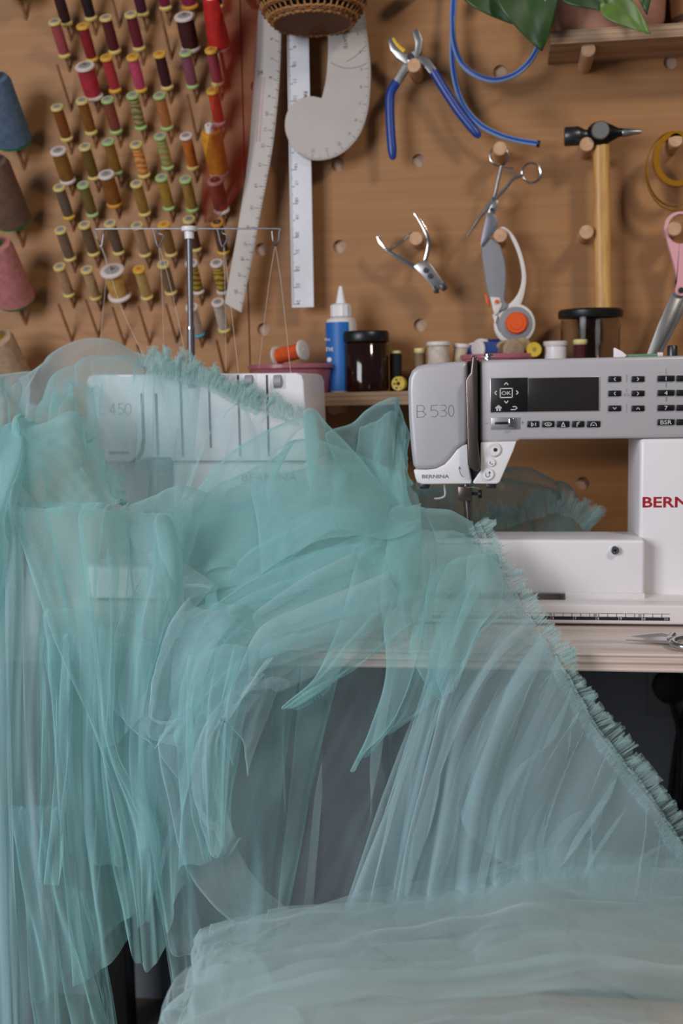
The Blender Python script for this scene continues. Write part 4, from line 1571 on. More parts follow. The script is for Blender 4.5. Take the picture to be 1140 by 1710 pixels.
# lettering
bs_ = [[(696, 677), (696, 697), (706, 696.5), (710.5, 692), (706, 687), (696, 687)], [(696, 677), (705, 677), (709, 681.5), (706, 687)],
       [(731, 676.5), (720, 677), (719, 685.5), (725, 684), (730.5, 687), (731, 692), (727, 696), (720, 696)],
       [(735, 677), (743, 676.5), (745, 681), (742, 685.5), (737, 685.7)], [(742, 685.5), (746, 690), (743, 695), (735, 695.5)],
       [(751, 683), (753, 677), (756, 677), (757, 683), (756.5, 690), (754, 695), (751, 694), (749.5, 689), (751, 683)]]
bs_[5] = [(753+4.5*math.cos(t), 686+9.5*math.sin(t)) for t in np.linspace(0, 2*math.pi, 17)]
strokes(bs_, YM-.0003, .00032, 'model_lettering', GREYINK, sm)
label('BERNINA', 727, 795.5, .0040, YM-.0003, sm, GREYINK, True, 1.35, 'maker_lettering')
p = P(1072.5, 838.5, YM-.0003)
B().text('BERNINA', p.x, p.z, YM-.0003, .0118, 'L', bold=True, squash=1.28).build('maker_lettering', REDINK, sm, smooth=False)
strokes([[(767, 781), (768, 790), (771, 795), (774, 796)], [(765.5, 783.5), (767, 779), (769, 783)]], YM-.0003, .0003, 'thread_arrow', GREYINK, sm)
km = mpp(YM)
for (x, y, r0) in ((825, 751, 11.5), (820, 772.5, 6.5), (814.5, 792, 9.8)):
    c = P(x, y, YM-.003)
    bt = B().lathe([(0, 0), (r0*km*.9, 0), (r0*km, .001), (r0*km, .004)], c, (0, 1, 0), 28).build('button', WHITE, sm)
    if r0 > 11:
        B().lathe([(r0*km*.62, -.0003), (r0*km*.82, -.0006), (r0*km*.82, .001)], c, (0, 1, 0), 28).build('button_ring', WHITE2, bt)
        B().lathe([(0, -.0008), (.0022, -.0008)], c+Vector((.0012, 0, 0)), (0, 1, 0), 12).build('button_mark', INK, bt)
    elif r0 > 7:
        strokes([[(811, 790), (811, 795), (814, 797), (817, 795), (817, 788)], [(815.5, 790), (817, 787.5), (818.5, 790)]], YM-.0034, .0003, 'button_mark', INK, bt)
    else:
        strokes([[(818, 774), (818, 771)], [(820, 775), (822.5, 775)]], YM-.0034, .0004, 'button_mark', INK, bt)
# needle bar, clamp, presser foot
ax_, ay_ = P(780, 812, YM+.01), 0
nx = P(781, 850, -.385).x
yn = -.385
zh = P(780, 809, yn).z
b = B()
b.box((P(702, 810, yn).x, yn-.01, zh-.004), (P(716, 810, yn).x, yn+.02, zh+.002), .0006)
b.box((P(812, 810, yn).x, yn-.01, zh-.004), (P(828, 810, yn).x, yn+.02, zh+.002), .0006)
b.build('underside_lamp', DKSTEEL, sm)
B().tube([(nx-.002, yn, zh+.004), (nx-.002, yn, zh-.012)], .0034, 14).build('needle_bar', STEEL, sm)
z8 = P(780, 824, yn).z
B().box((nx-.011, yn-.008, z8-.008), (nx+.005, yn+.008, z8+.009), .001).build('needle_clamp', BRONZE, sm)
B().tube([(nx+.003, yn-.001, z8), (nx+.016, yn-.002, z8-.0005)], .0018, 10).build('clamp_screw', BLACK, sm)
B().lathe([(0, 0), (.0045, 0), (.0048, .001), (.0048, .004), (0, .004)], (nx+.0125, yn-.002, z8-.0005), (1, 0, 0), 16).build('clamp_knob', BLACK, sm)
zt_n = za_top+.006
B().tube([(nx, yn, z8-.004), (nx+.001, yn, z8-.018), (nx+.0015, yn, zt_n+.002)], [.0012, .0009, .0004], 8).build('needle', CHROME, sm)
B().tube([(nx-.001, yn+.004, z8-.002), (nx, yn+.003, z8-.018), (nx+.001, yn-.002, zt_n)], [.0062, .0048, .0036], 12).build('presser_shank', BRONZE, sm)
B().box((nx-.008, yn-.016, zt_n-.004), (nx+.009, yn+.012, zt_n-.0015), .0008).build('presser_foot', CHROME, sm)
B().tube(crv([(nx-.006, yn-.007, zh-.003), (nx+.006, yn-.008, zh-.0025), (nx+.014, yn-.008, zh-.004)], 12), .0008, 6).build('thread_guide', CHROME, sm)
B().tube(crv([(nx-.028, yn+.004, zh), (nx-.027, yn+.004, zh-.012), (nx-.031, yn+.004, zh-.016), (nx-.04, yn+.004, zh-.017)], 12), .0012, 6).build('threader_lever', WHITE2, sm)
# knobs on top of the arm
c = P(815, 597, -.34)
c.z = zt
B().lathe([(0, 0), (.004, 0), (.004, .002), (.009, .0022), (.009, .004), (.003, .0045), (.003, .0052), (.006, .0056), (.006, .008), (0, .0085)], c, seg=20).build('winder_knob', CHROME, sm)
c = P(1122, 597, -.34)
c.z = zt
B().lathe([(0, 0), (.006, 0), (.006, .012), (.005, .0135), (0, .0135)], c, seg=20).build('winder_knob', DKSTEEL, sm)
# pencil on top of the arm
c0, c1 = P(1024, 592, -.335), P(1103, 592, -.335)
mp_ = thing('marking_brush', 'green stick with white ends lying on top of the sewing machine', 'brush', Vector(((c0.x+c1.x)/2, -.335, zt)))
B().tube([(c0.x+.012, -.335, zt+.0026), (c1.x-.004, -.335, zt+.0026)], .0017, 8).build('stick', M('green_plastic', '#5e8f72', .5), mp_)
B().tube([(c1.x-.004, -.335, zt+.003), (c1.x+.002, -.335, zt+.003)], .003, 8).build('end_cap', WPL, mp_)
B().prism([(c0.x, zt), (c0.x+.0115, zt), (c0.x+.015, zt+.003), (c0.x+.010, zt+.0075), (c0.x+.001, zt+.0125), (c0.x, zt+.012)], -.340, -.330, .001).build('head', WHITE, mp_)

# ------------------------------------------------------------------ overlocker
YO = -.33
ovr = thing('overlocker', 'white overlocker machine under the tulle on the left of the table', 'overlocker', Vector((P(330, 950, YO).x, -.25, TZ)))


def O(pts, Y=YO):
    return [P(a, c, Y) for a, c in pts]


up = O([(143, 640), (146, 629), (155, 625.5), (494, 622.5), (503, 626), (507, 636), (513, 770), (286, 770), (286, 764), (243, 764), (225, 771), (152, 771), (145, 762)])
B().prism(up, YO, -.17, .005, 3).build('head', WHITE, ovr)
lo = O([(286, 771.5), (513, 771.5), (520, 860), (522, 1010), (286, 1010)])
lo = [(v.x, max(v.z, TZ+.004)) for v in lo]
B().prism(lo, YO+.006, -.17, .005, 3).build('lower_body', WHITE2, ovr)
bp_ = [P(150, 940, YO), P(528, 940, YO)]
B().box((bp_[0].x, YO-.02, TZ+.004), (bp_[1].x, -.17, bp_[0].z), .006, 3).build('base', WHITE, ovr)
B().box((P(150, 800, YO).x, YO+.07, bp_[0].z-.002), (P(287, 800, YO).x, -.17, P(150, 771, YO).z+.004), .003).build('rear_body', M('mid_grey_plastic', '#8e8c90', .5), ovr)  # rear body in a greyer tone than the white head
for fx in (bp_[0].x+.02, bp_[1].x-.02):
    for fy in (YO, -.19):
        B().lathe([(0, 0), (.009, 0), (.009, .006)], (fx, fy, TZ), seg=14).build('rubber_foot', BLACKM, ovr)
for x, y0, y1, wd in ((238.5, 657, 740, 5), (262, 657, 760, 4.5), (303, 626, 763, 4), (350, 626, 748, 3.4), (399, 626, 762, 3.4), (447, 626, 762, 3.4)):
    plate(x-wd/2, y0, x+wd/2, y1, YO-.0004, .0008, 'thread_slot', M('slot_grey', '#3f4044', .5), 0, ovr)
a = O([(236, 735), (241.5, 735), (241, 752), (234, 766), (222, 772), (216, 772), (228, 762), (235, 750)], YO-.0004)
B().prism(a, YO-.0004, YO+.001).build('thread_slot', MATS['slot_grey'], ovr)
for x in (319, 368, 414, 462):
    dl = plate(x-7, 625, x+14, 649, YO-.0007, .002, 'dial_window', WHITE2, .0003, ovr)
    cxd = P(x+1, 637, YO-.002)
    B().lathe([(0, 0), (.0085, 0), (.0092, .0006), (.0092, .0096), (.0085, .0102), (0, .0102)], Vector((cxd.x-.0051, YO+.0035, cxd.z)), (1, 0, 0), 28).build('tension_dial', M('dial_grey', '#96959a', .5, metal=.1), dl)
    strokes([[(x-6, 637), (x-5, 637)], [(x-4, 637), (x-3, 637)]], YO-.001, .0003, 'dial_mark', INK, dl)
l4 = [[(167, 674), (167, 692), (175, 692)], [(190, 692), (190, 674), (183, 687), (193, 687)], [(206, 674), (198.5, 674), (198, 682), (202, 681), (206, 684), (206, 689), (202, 692), (198, 691)],
      [(213.5+5*math.cos(t), 683+9*math.sin(t)) for t in np.linspace(0, 2*math.pi, 17)]]
strokes(l4, YO-.0005, .0003, 'model_lettering', GREYINK, ovr)
label('BERNINA', 199.5, 756, .0034, YO-.0005, ovr, GREYINK, True, 1.35, 'maker_lettering')
label('BERNINA', 450, 797, .0098, YO+.0055, ovr, M('plum_lettering', '#8a3046', .5), True, 1.25, 'maker_lettering')
b = B()
b.box((P(240, 770, YO).x, YO+.01, P(250, 790, YO).z), (P(290, 770, YO).x, YO+.06, P(250, 768, YO).z), .002)
b.build('needle_housing', DKSTEEL, ovr)
B().tube([P(250, 785, YO+.03), P(246, 840, YO+.03)], .004, 10).build('presser_bar', STEEL, ovr)
B().tube([P(262, 785, YO+.03), P(258, 850, YO+.025), P(240, 860, YO+.01)], .003, 10).build('presser_foot', STEEL, ovr)
plate(249, 922, 265, 952, YO-.0205, .001, 'base_label', WHITE2, .0002, ovr)
# thread stand
POLE = M('grey_pole_metal', '#6f6d72', .35, metal=.7)
yp_ = -.20
pz0 = P(318, 622, yp_)
ptop = P(316, 398, yp_)
pmid = P(318, 530, yp_)
B().tube([pz0-Vector((0, 0, .05)), P(318.5, 545, yp_)], .0052, 14).build('stand_tube', POLE, ovr)
B().tube([P(318.5, 546, yp_), P(316, 395, yp_)], .0042, 14).build('stand_rod', POLE, ovr)
B().tube([P(318.5, 550, yp_), P(318.5, 546, yp_)], .0058, 14).build('stand_collar', CHROME, ovr)
B().lathe([(.0062, 0), (.0065, .010), (.0100, .0105), (.0105, .0115), (.0105, .0155), (.0095, .0165), (0, .0165)], P(316, 399, yp_), seg=20).build('stand_cap', WHITE, ovr)
wire = [(163, 386), (462, 383), (466, 386)]
B().tube(crv([P(168, 408, yp_-.004), P(163, 400, yp_), P(161, 386, yp_), P(166, 382.5, yp_), P(250, 382, yp_), P(380, 382, yp_), P(462, 382, yp_), P(466, 386, yp_), P(464, 406, yp_), P(459, 410, yp_-.004), P(456, 404, yp_-.008), P(454, 386, yp_-.008)], 60), .0011, 7).build('wire_guide', POLE, ovr)
for x, sgn in ((265, 1), (372, 1)):
    B().tube(crv([P(x-9, 383, yp_), P(x-3, 408, yp_-.003), P(x+1, 411, yp_-.004), P(x+8, 397, yp_-.004), P(x+7, 393, yp_-.003), P(x-1, 389, yp_-.002), P(x-1, 384, yp_)], 30), .0011, 7).build('hook', POLE, ovr)
B().tube(crv([P(167, 411, yp_-.004), P(170, 409, yp_-.004), P(173, 390, yp_-.004), P(176, 384, yp_)], 14), .0011, 7).build('hook', POLE, ovr)
THR = M('pale_thread', '#c9bdb0', .7)
for pts in ([(168, 410, yp_), (178, 440, yp_), (172, 520, -.18), (165, 600, -.17)], [(168, 410, yp_), (182, 450, yp_), (205, 520, -.25), (262, 640, YO+.01)],
            [(265, 411, yp_), (270, 470, yp_), (274, 600, -.17)], [(266, 411, yp_), (285, 480, -.22), (318, 630, YO+.01)],
            [(373, 411, yp_), (376, 500, yp_), (377, 620, -.18)], [(374, 411, yp_), (384, 500, -.25), (400, 640, YO+.01)],
            [(459, 411, yp_), (448, 480, yp_), (432, 615, -.17)], [(460, 411, yp_), (470, 480, -.22), (487, 640, YO+.005)]):
    B().tube(crv([P(*p) for p in pts], 14), .00032, 5).build('thread', THR, ovr)

# ------------------------------------------------------------------ scissors on the table, plug and cables, stool
ts = thing('table_scissors', 'steel scissors lying on the table at the right edge', 'scissors', Vector((P(1110, 1068, -.53).x, -.53, TZ)))
tx0, tx1 = P(1044, 1063, -.545).x, P(1125, 1067, -.55).x
B().poly([], [])
b = B()
zt_ = TZ
b.poly([(tx0, -.552, zt_+.004), (tx1, -.562, zt_+.003), (tx1+.01, -.546, zt_+.003), (tx0+.03, -.549, zt_+.005),
        (tx0, -.552, zt_+.005), (tx1, -.562, zt_+.007), (tx1+.01, -.546, zt_+.007), (tx0+.03, -.549, zt_+.008)],
       [(0, 1, 2, 3), (4, 5, 6, 7), (0, 1, 5, 4), (1, 2, 6, 5), (2, 3, 7, 6), (3, 0, 4, 7)])
b.build('blade', CHROME, ts)
b = B()
b.poly([(tx0+.007, -.53, zt_+.003), (tx1, -.552, zt_+.002), (tx1+.01, -.536, zt_+.002), (tx0+.04, -.522, zt_+.003),
        (tx0+.007, -.53, zt_+.004), (tx1, -.552, zt_+.0032), (tx1+.01, -.536, zt_+.0032), (tx0+.04, -.522, zt_+.006)],
       [(0, 1, 2, 3), (4, 5, 6, 7), (0, 1, 5, 4), (1, 2, 6, 5), (2, 3, 7, 6), (3, 0, 4, 7)])
b.build('blade', STEEL, ts)
cr = Vector((P(1150, 1072, -.565).x+.009, -.570, TZ+.0065))
for dy, n_ in ((0, 0), (.045, 1)):
    B().tube([cr+Vector((n_*.035+.026*math.cos(a), dy+.016*math.sin(a), .002*math.sin(a))) for a in np.linspace(0, 2*math.pi, 40)], .0035, 10, False).build('finger_ring', CHROME, ts)
B().tube([(tx1-.005, -.553, TZ+.006), cr+Vector((-.024, .01, .001))], .004, 10).build('shank', CHROME, ts)
B().tube([(tx1-.005, -.545, TZ+.004), cr+Vector((-.02, .038, 0))], .0035, 10).build('shank', CHROME, ts)

YW = .0095
so_ = P(1108, 1152, YW)
skt = thing('wall_socket', 'grey wall socket plate below the table on the right', 'socket', so_)
B().box((so_.x-.025, YW-.008, so_.z-.04), (so_.x+.06, YW-.0002, so_.z+.04), .003).build('plate', M('socket_grey', '#56595c', .6), skt)
pgc = P(1116, 1145, .0)
pg = thing('power_plug', 'round black power plug in the socket below the table', 'plug', pgc)
B().lathe([(0, -.024), (.016, -.024), (.0235, -.018), (.0245, 0), (.0245, .021), (0, .021)], pgc, (0, 1, 0), 32).build('plug_body', BLACKM, pg)
B().tube(crv([P(1119, 1168, -.01), P(1126, 1190, -.012), P(1133, 1225, -.012), P(1132, 1300, -.01), P(1128, 1380, -.01), P(1130, 1470, -.01), P(1136, 1640, -.01)], 40), .0042, 10).build('cord', BLACKM, pg)
cbl = thing('power_cable', 'black cables hanging down the wall at the right edge', 'cable', P(1150, 1150, -.01))
B().tube(crv([P(1165, 1130, .0), P(1150, 1170, .0), P(1135, 1215, 0), P(1124, 1280, 0), P(1115, 1340, 0), P(1090, 1420, 0), P(1070, 1600, 0)], 40), .0042, 10).build('cord', BLACKM, cbl)
B().tube(crv([P(1160, 1200, .0), P(1150, 1260, .0), P(1140, 1340, 0), P(1134, 1380, 0), P(1120, 1480, 0), P(1110, 1620, 0)], 40), .0042, 10).build('cord', BLACKM, cbl)
cb2 = thing('hanging_cable', 'two thin black cables crossing behind the tulle below the table', 'cable', P(645, 1180, -.02))
B().tube(crv([P(640, 1100, -.02), P(642, 1200, -.02), P(648, 1280, -.02), P(642, 1360, -.02), P(640, 1500, -.02), P(644, 1660, -.02)], 40), .0036, 8).build('cord', BLACKM, cb2)
B().tube(crv([P(650, 1100, -.01), P(646, 1210, -.01), P(640, 1270, -.01), P(660, 1340, -.01), P(680, 1450, -.01), P(694, 1560, -.01), P(700, 1680, -.01)], 40), .0036, 8).build('cord', BLACKM, cb2)

SZ = .468
st = thing('stool', 'beige seated stool under the heap of tulle in the foreground', 'stool', (-.03, -.93, 0))
sx0, sx1, sy0, sy1 = -.238, .235, -1.14, -.735
c_ = []
rr = .06
for cx_, cy_, a0 in ((sx1-rr, sy1-rr, 0), (sx0+rr, sy1-rr, 90), (sx0+rr, sy0+rr, 180), (sx1-rr, sy0+rr, 270)):
    for k in range(7):
        a = math.radians(a0+15*k)
        c_.append((cx_+rr*math.cos(a), cy_+rr*math.sin(a)))
n = len(c_)
vs = []
for (ins, z) in ((.006, SZ-.045), (0, SZ-.038), (0, SZ-.014), (.006, SZ-.004), (.022, SZ), (.08, SZ+.004)):
    for x, y in c_:
        cx2, cy2 = (sx0+sx1)/2, (sy0+sy1)/2
        d = Vector((cx2-x, cy2-y)).normalized()*ins
        vs.append((x+d.x, y+d.y, z))
fs = [tuple(range(n))[::-1], tuple(range(5*n, 6*n))]
for k in range(5):
    for i in range(n):
        j2 = (i+1) % n
        fs.append((k*n+i, k*n+j2, (k+1)*n+j2, (k+1)*n+i))
B().poly(vs, fs).build('seat', SEAT, st)
for x, y in ((sx0+.05, sy0+.05), (sx1-.05, sy0+.05), (sx0+.05, sy1-.05), (sx1-.05, sy1-.05)):
    B().tube([(x, y, SZ-.044), (x+(.02 if x > 0 else -.02), y, .0)], [.019, .014], 14).build('leg', DOWEL, st)

# ------------------------------------------------------------------ tulle
MINT = (.56, .93, .93)
TU = M_sheer('mint_tulle', MINT, .73)
TUD = M_sheer('mint_tulle_double', MINT, .61)
TUL = M_sheer('mint_tulle_single', (.73, .95, .99), .81)
TUR = M_sheer('mint_tulle_ruffle', (.74, .95, .93), .85)
TUP = M_sheer('mint_tulle_lit', (.74, .95, .97), .84)  # same fabric; stronger window light on the stool heap put into its colour
rng = np.random.default_rng(5)
SEED = 11


def smooth_rand(n, k):
    y = rng.uniform(-1, 1, k+3)
    x = np.linspace(0, k, n)
    i = x.astype(int)
    f = x-i
    f = f*f*(3-2*f)
    return y[i]*(1-f)+y[i+1]*f



def wav(u, v, fu, fv, n=5):
    s = 0
    for k in range(n):
        a = rng.uniform(.4, 1.0)
        s = s + a*np.sin(2*np.pi*(fu*rng.uniform(.3, 1.2)*u+fv*rng.uniform(-1, 1)*v+rng.uniform()))
    return s/n*1.4


def sstep(x):
    x = np.clip(x, 0, 1)
    return x*x*(3-2*x)


def tulle(parent, rows, pleats=6, ay=.012, ax=.010, v0=.2, noise=.006, axis='u', mat=None, nu=150, nv=110, skew=.5, grow=1.0, name='layer', folds=None, w=None, roll=.017, edges='tlr', span=(-.6, .35, .5, 1.4)):
    """net of control points (pixel, pixel, depth) -> sheet with slack undulation and flattened z-folds"""
    global rng
    rng = np.random.default_rng(int(abs(rows[0][0][0])*7+abs(rows[0][-1][1])*13+len(rows[0])*101+abs(rows[-1][0][1])) + SEED)
    if axis == 'u':
        nu, nv = max(nu, 240), 90
    else:
        nu, nv = 90, max(nv, 240)
    G = net_surface(rows, nu, nv)
    u = np.linspace(0, 1, nu)[:, None]*np.ones((1, nv))
    v = np.linspace(0, 1, nv)[None, :]*np.ones((nu, 1))
    a, c = (u, v) if axis == 'u' else (v, u)
    ai = 0 if axis == 'u' else 1
    gu = np.gradient(G, axis=ai)
    gl = gu/(np.linalg.norm(gu, axis=2, keepdims=True)+1e-9)
    gv = np.gradient(G, axis=1-ai)
    nn = np.cross(gl, gv)
    nn = nn/(np.linalg.norm(nn, axis=2, keepdims=True)+1e-9)
    nn = nn*np.sign(-nn[..., 1:2]+1e-9)
    Lr = np.linalg.norm(gu, axis=2).sum(axis=ai, keepdims=True)*np.ones_like(a)
    K = folds if folds is not None else max(2, int(pleats*.9))
    ds = np.zeros_like(a)
    dn = np.zeros_like(a)
    for k in range(K):
        c0 = (k+rng.uniform(.1, .9))/K
        tilt = rng.uniform(-.5, .5)*skew*min(1, 4/K+.15)
        bow = rng.uniform(-.3, .3)*skew*min(1, 4/K+.1)
        w_ = rng.uniform(*(w or (.22/(K+2), .62/(K+2))))
        st = rng.uniform(span[0], span[1])
        ln = rng.uniform(span[2], span[3])
        prof = sstep((c-st)/.3)*sstep((st+ln-c)/.35)
        wl = w_*(v0+(1-v0)*c**grow)
        Bw = rng.uniform(1.1, 2.3)*prof
        d = (a-c0-tilt*(c-.5)-bow*((c-.5)**2-.1))/wl
        e = np.exp(-d*d/2)
        ds -= Bw*wl*d*e
        dn += rng.choice([-1, 1])*.45*wl*Lr*e*prof
    win = sstep(a/.14)*sstep((1-a)/.14)          # folds die out before the edges
    ds, dn = ds*win, dn*win
    amp = (v0+(1-v0)*c**grow)
    n2 = max(1.0, pleats*.4)
    ph = 2*np.pi*(n2*a+.30*wav(a, c, 2, 1.2)+skew*c*rng.uniform(-.6, .6)+rng.uniform())
    G = G + nn*(ay*amp*np.sin(ph) + dn + noise*wav(u, v, 2.5, 2.5) + noise*.25*wav(u, v, 7, 6))[..., None]
    G = G + gl*(ds*Lr)[..., None]
    if roll:                                   # the cloth turns back on itself along these edges
        lu = np.linalg.norm(np.gradient(G, axis=0), axis=2)
        lv = np.linalg.norm(np.gradient(G, axis=1), axis=2)
        cu, cv = np.cumsum(lu, 0), np.cumsum(lv, 1)
        for e_, d_ in (('l', cu-cu[:1]), ('r', cu[-1:]-cu), ('t', cv-cv[:, :1]), ('b', cv[:, -1:]-cv)):
            if e_ in edges:
                rl = roll*np.clip(Lr/.14, .12, 1)
                G[..., 1] += rl*np.exp(-d_/(rl*.20))
    return grid_obj(name, G, mat or TU, parent)


def ruffle(parent, path, wpx, side, n=2400, amp=.004, mat=None, waves=60, name='ruffle', lift=0.0):
    """gathered fringe along a pixel path; side = +1 / -1 across the path"""
    C = curve([P(*p) for p in path], n)
    T = np.gradient(C, axis=0)
    T /= np.linalg.norm(T, axis=1, keepdims=True)
    Nn = np.stack([-T[:, 2], np.zeros(n), T[:, 0]], 1)*side
    Nn /= np.linalg.norm(Nn, axis=1, keepdims=True)
    t = np.linspace(0, 1, n)
    k = mpp(path[len(path)//2][2])
    def phase(w_):
        fr = np.clip(1+.75*smooth_rand(n, int(w_*1.3)), .12, 3)
        c_ = np.cumsum(fr)
        return 2*np.pi*w_*c_/c_[-1]
    ph, ph2 = phase(waves), phase(waves*3.4)
    am = 1+.7*smooth_rand(n, waves)
    wv = 1+.30*smooth_rand(n, int(waves*.25))+.30*smooth_rand(n, waves)+.22*smooth_rand(n, waves*4)
    lean = .7*smooth_rand(n, int(waves*.4))+.5*smooth_rand(n, int(waves*1.2))
    rows = []
    for j, f in enumerate(np.linspace(-.2, 1, 8)):
        g = max(f, 0)
        a = amp*(.22+g*1.0+max(-f, 0)*1.2)
        off = Nn*(f*wpx*k*wv)[:, None]
        z = C+off+np.stack([0*t, -1*a*am*np.sin(ph)-.4*a*np.sin(ph2)-lift*g, 0*t], 1)
        z = z+T*(a*.8*am*np.sin(2*ph+.6)+.3*a*np.cos(ph2)+.40*g*wpx*k*lean)[:, None]
        rows.append(z)
    return grid_obj(name, np.stack(rows, 1), mat or TUR, parent)


# --- left: draped over the overlocker and hanging off the table
dr = thing('tulle_drape', 'mint tulle draped over the overlocker and hanging down the left side', 'fabric', P(100, 1000, -.62))
tulle(dr, [[(-60, 640, -.30), (30, 618, -.30), (74, 600, -.29), (108, 578, -.285), (165, 566, -.28), (240, 590, -.285), (300, 608, -.29), (350, 624, -.30)],
           [(-60, 690, -.40), (40, 660, -.39), (72, 640, -.375), (130, 622, -.365), (200, 618, -.36), (270, 630, -.358), (330, 642, -.356), (400, 670, -.356)],
           [(-60, 740, -.47), (30, 735, -.47), (72, 700, -.45), (150, 735, -.42), (230, 745, -.39), (290, 745, -.38), (350, 745, -.375), (430, 765, -.37)],
           [(-60, 860, -.53), (20, 860, -.53), (90, 850, -.52), (150, 845, -.50), (205, 842, -.47), (260, 852, -.45), (320, 885, -.44), (400, 905, -.44)]],
      6, .006, .007, .6, .004, nu=200, mat=TUL)
tulle(dr, [[(60, 690, -.34), (90, 620, -.32), (140, 598, -.31), (200, 592, -.305), (260, 610, -.33), (330, 640, -.356)],
           [(50, 730, -.42), (85, 680, -.42), (130, 690, -.40), (180, 700, -.385), (230, 720, -.375), (320, 740, -.37)],
           [(20, 850, -.52), (80, 845, -.52), (140, 840, -.50), (180, 840, -.48), (210, 845, -.47), (300, 870, -.44)]],
      8, .006, .008, .6, .004, mat=TU)
tulle(dr, [[(-60, 660, -.33), (0, 640, -.33), (50, 680, -.35), (110, 640, -.35), (150, 640, -.352)],
           [(-60, 740, -.48), (0, 720, -.48), (60, 745, -.47), (110, 730, -.46), (160, 740, -.45)],
           [(-60, 900, -.56), (0, 880, -.56), (60, 860, -.55), (110, 850, -.54), (200, 850, -.52)]],
      9, .012, .012, .6, .008)
for k, (dx, dY) in enumerate(((0, 0), (-14, -.018))):
    tulle(dr, [[(-80, 690, -.46+dY), (-30+dx, 700, -.46+dY), (20+dx, 705, -.46+dY), (70+dx, 740, -.46+dY)],
               [(-80, 760, -.54+dY), (-30+dx, 760, -.54+dY), (20+dx, 770, -.54+dY), (60+dx, 800, -.53+dY)],
               [(-80, 850, -.59+dY), (-30+dx, 850, -.59+dY), (10+dx, 850, -.59+dY), (40+dx, 860, -.585+dY)],
               [(-80, 1000, -.645+dY), (-30+dx, 1000, -.645+dY), (10+dx, 1000, -.645+dY), (30+dx, 1000, -.64+dY)],
               [(-80, 1760, -.68+dY), (-30+dx, 1760, -.68+dY), (10+dx, 1760, -.68+dY), (40+dx, 1760, -.675+dY)]],
          6, .014, .01, .7, .010, mat=TUD)
# triangular flap
tulle(dr, [[(18, 738, -.50), (22, 705, -.49), (60, 712, -.485), (116, 690, -.48), (150, 735, -.475), (196, 800, -.475)],
           [(12, 800, -.54), (40, 780, -.54), (90, 775, -.54), (130, 780, -.53), (165, 800, -.52), (200, 830, -.50)],
           [(8, 848, -.57), (50, 846, -.57), (100, 846, -.565), (140, 845, -.56), (175, 844, -.55), (204, 842, -.53)]],
      3, .004, .003, .5, .004, mat=TUD)
# body behind
tulle(dr, [[(-60, 830, -.56), (60, 840, -.57), (160, 845, -.57), (290, 870, -.55)],
           [(-60, 1000, -.62), (60, 1000, -.625), (160, 1000, -.62), (300, 1010, -.61)],
           [(-60, 1220, -.645), (60, 1220, -.64), (160, 1220, -.64), (290, 1230, -.635)],
           [(-60, 1760, -.65), (60, 1680, -.65), (150, 1590, -.65), (250, 1500, -.645)]],
      9, .012, .014, .35, .008, mat=TUD)
tulle(dr, [[(20, 842, -.575), (90, 846, -.575), (170, 846, -.57), (230, 870, -.56), (300, 900, -.55)],
           [(50, 1000, -.635), (110, 1000, -.635), (170, 1010, -.63), (230, 1010, -.62), (290, 1030, -.61)],
           [(90, 1200, -.655), (140, 1200, -.655), (180, 1200, -.65), (230, 1200, -.65), (270, 1200, -.645)],
           [(110, 1420, -.66), (150, 1440, -.66), (190, 1440, -.655), (220, 1440, -.655), (250, 1400, -.65)]],
      5, .010, .01, .5, .008, mat=TUD)
tulle(dr, [[(165, 872, -.55), (190, 850, -.54), (240, 830, -.53), (290, 815, -.52), (340, 830, -.51)],
           [(172, 930, -.60), (210, 930, -.595), (250, 930, -.59), (280, 930, -.58), (310, 940, -.57)],
           [(180, 1060, -.66), (200, 1060, -.655), (225, 1050, -.65), (250, 1040, -.645), (275, 1030, -.635)],
           [(175, 1250, -.675), (195, 1240, -.675), (215, 1220, -.67), (230, 1200, -.665), (240, 1180, -.66)]],
      3, .006, .01, .5, .006, mat=TU)
# long slanting panel with a bright crease
tulle(dr, [[(8, 846, -.60), (60, 850, -.60), (120, 850, -.60), (195, 860, -.595)],
           [(70, 1030, -.68), (110, 1030, -.67), (150, 1030, -.665), (190, 1030, -.66)],
           [(120, 1150, -.70), (142, 1150, -.69), (166, 1150, -.685), (188, 1150, -.68)],
           [(168, 1252, -.705), (174, 1254, -.70), (181, 1254, -.70), (189, 1250, -.695)],
           [(205, 1410, -.705), (222, 1402, -.70), (240, 1396, -.70), (262, 1390, -.695)],
           [(232, 1545, -.70), (236, 1545, -.70), (240, 1542, -.70), (245, 1536, -.695)]],
      2, .004, .004, .4, .004, edges='tlr')
# vertical folds on the far left
tulle(dr, [[(-90, 780, -.57), (-20, 790, -.58), (30, 820, -.59), (60, 850, -.595)],
           [(-90, 1000, -.66), (-20, 1000, -.665), (30, 1000, -.66), (70, 1010, -.65)],
           [(-90, 1300, -.71), (-20, 1300, -.71), (20, 1300, -.70), (60, 1300, -.69)],
           [(-90, 1760, -.73), (-20, 1760, -.73), (30, 1760, -.72), (90, 1760, -.70)]],
      6, .014, .013, .4, .006, mat=TUL)
tulle(dr, [[(-60, 900, -.60), (20, 880, -.60), (60, 900, -.605), (100, 950, -.61)],
           [(-60, 1200, -.68), (20, 1200, -.68), (60, 1200, -.675), (110, 1200, -.67)],
           [(-60, 1740, -.70), (40, 1740, -.70), (90, 1740, -.695), (130, 1740, -.69)]],
      5, .012, .012, .4, .006, mat=TUL)
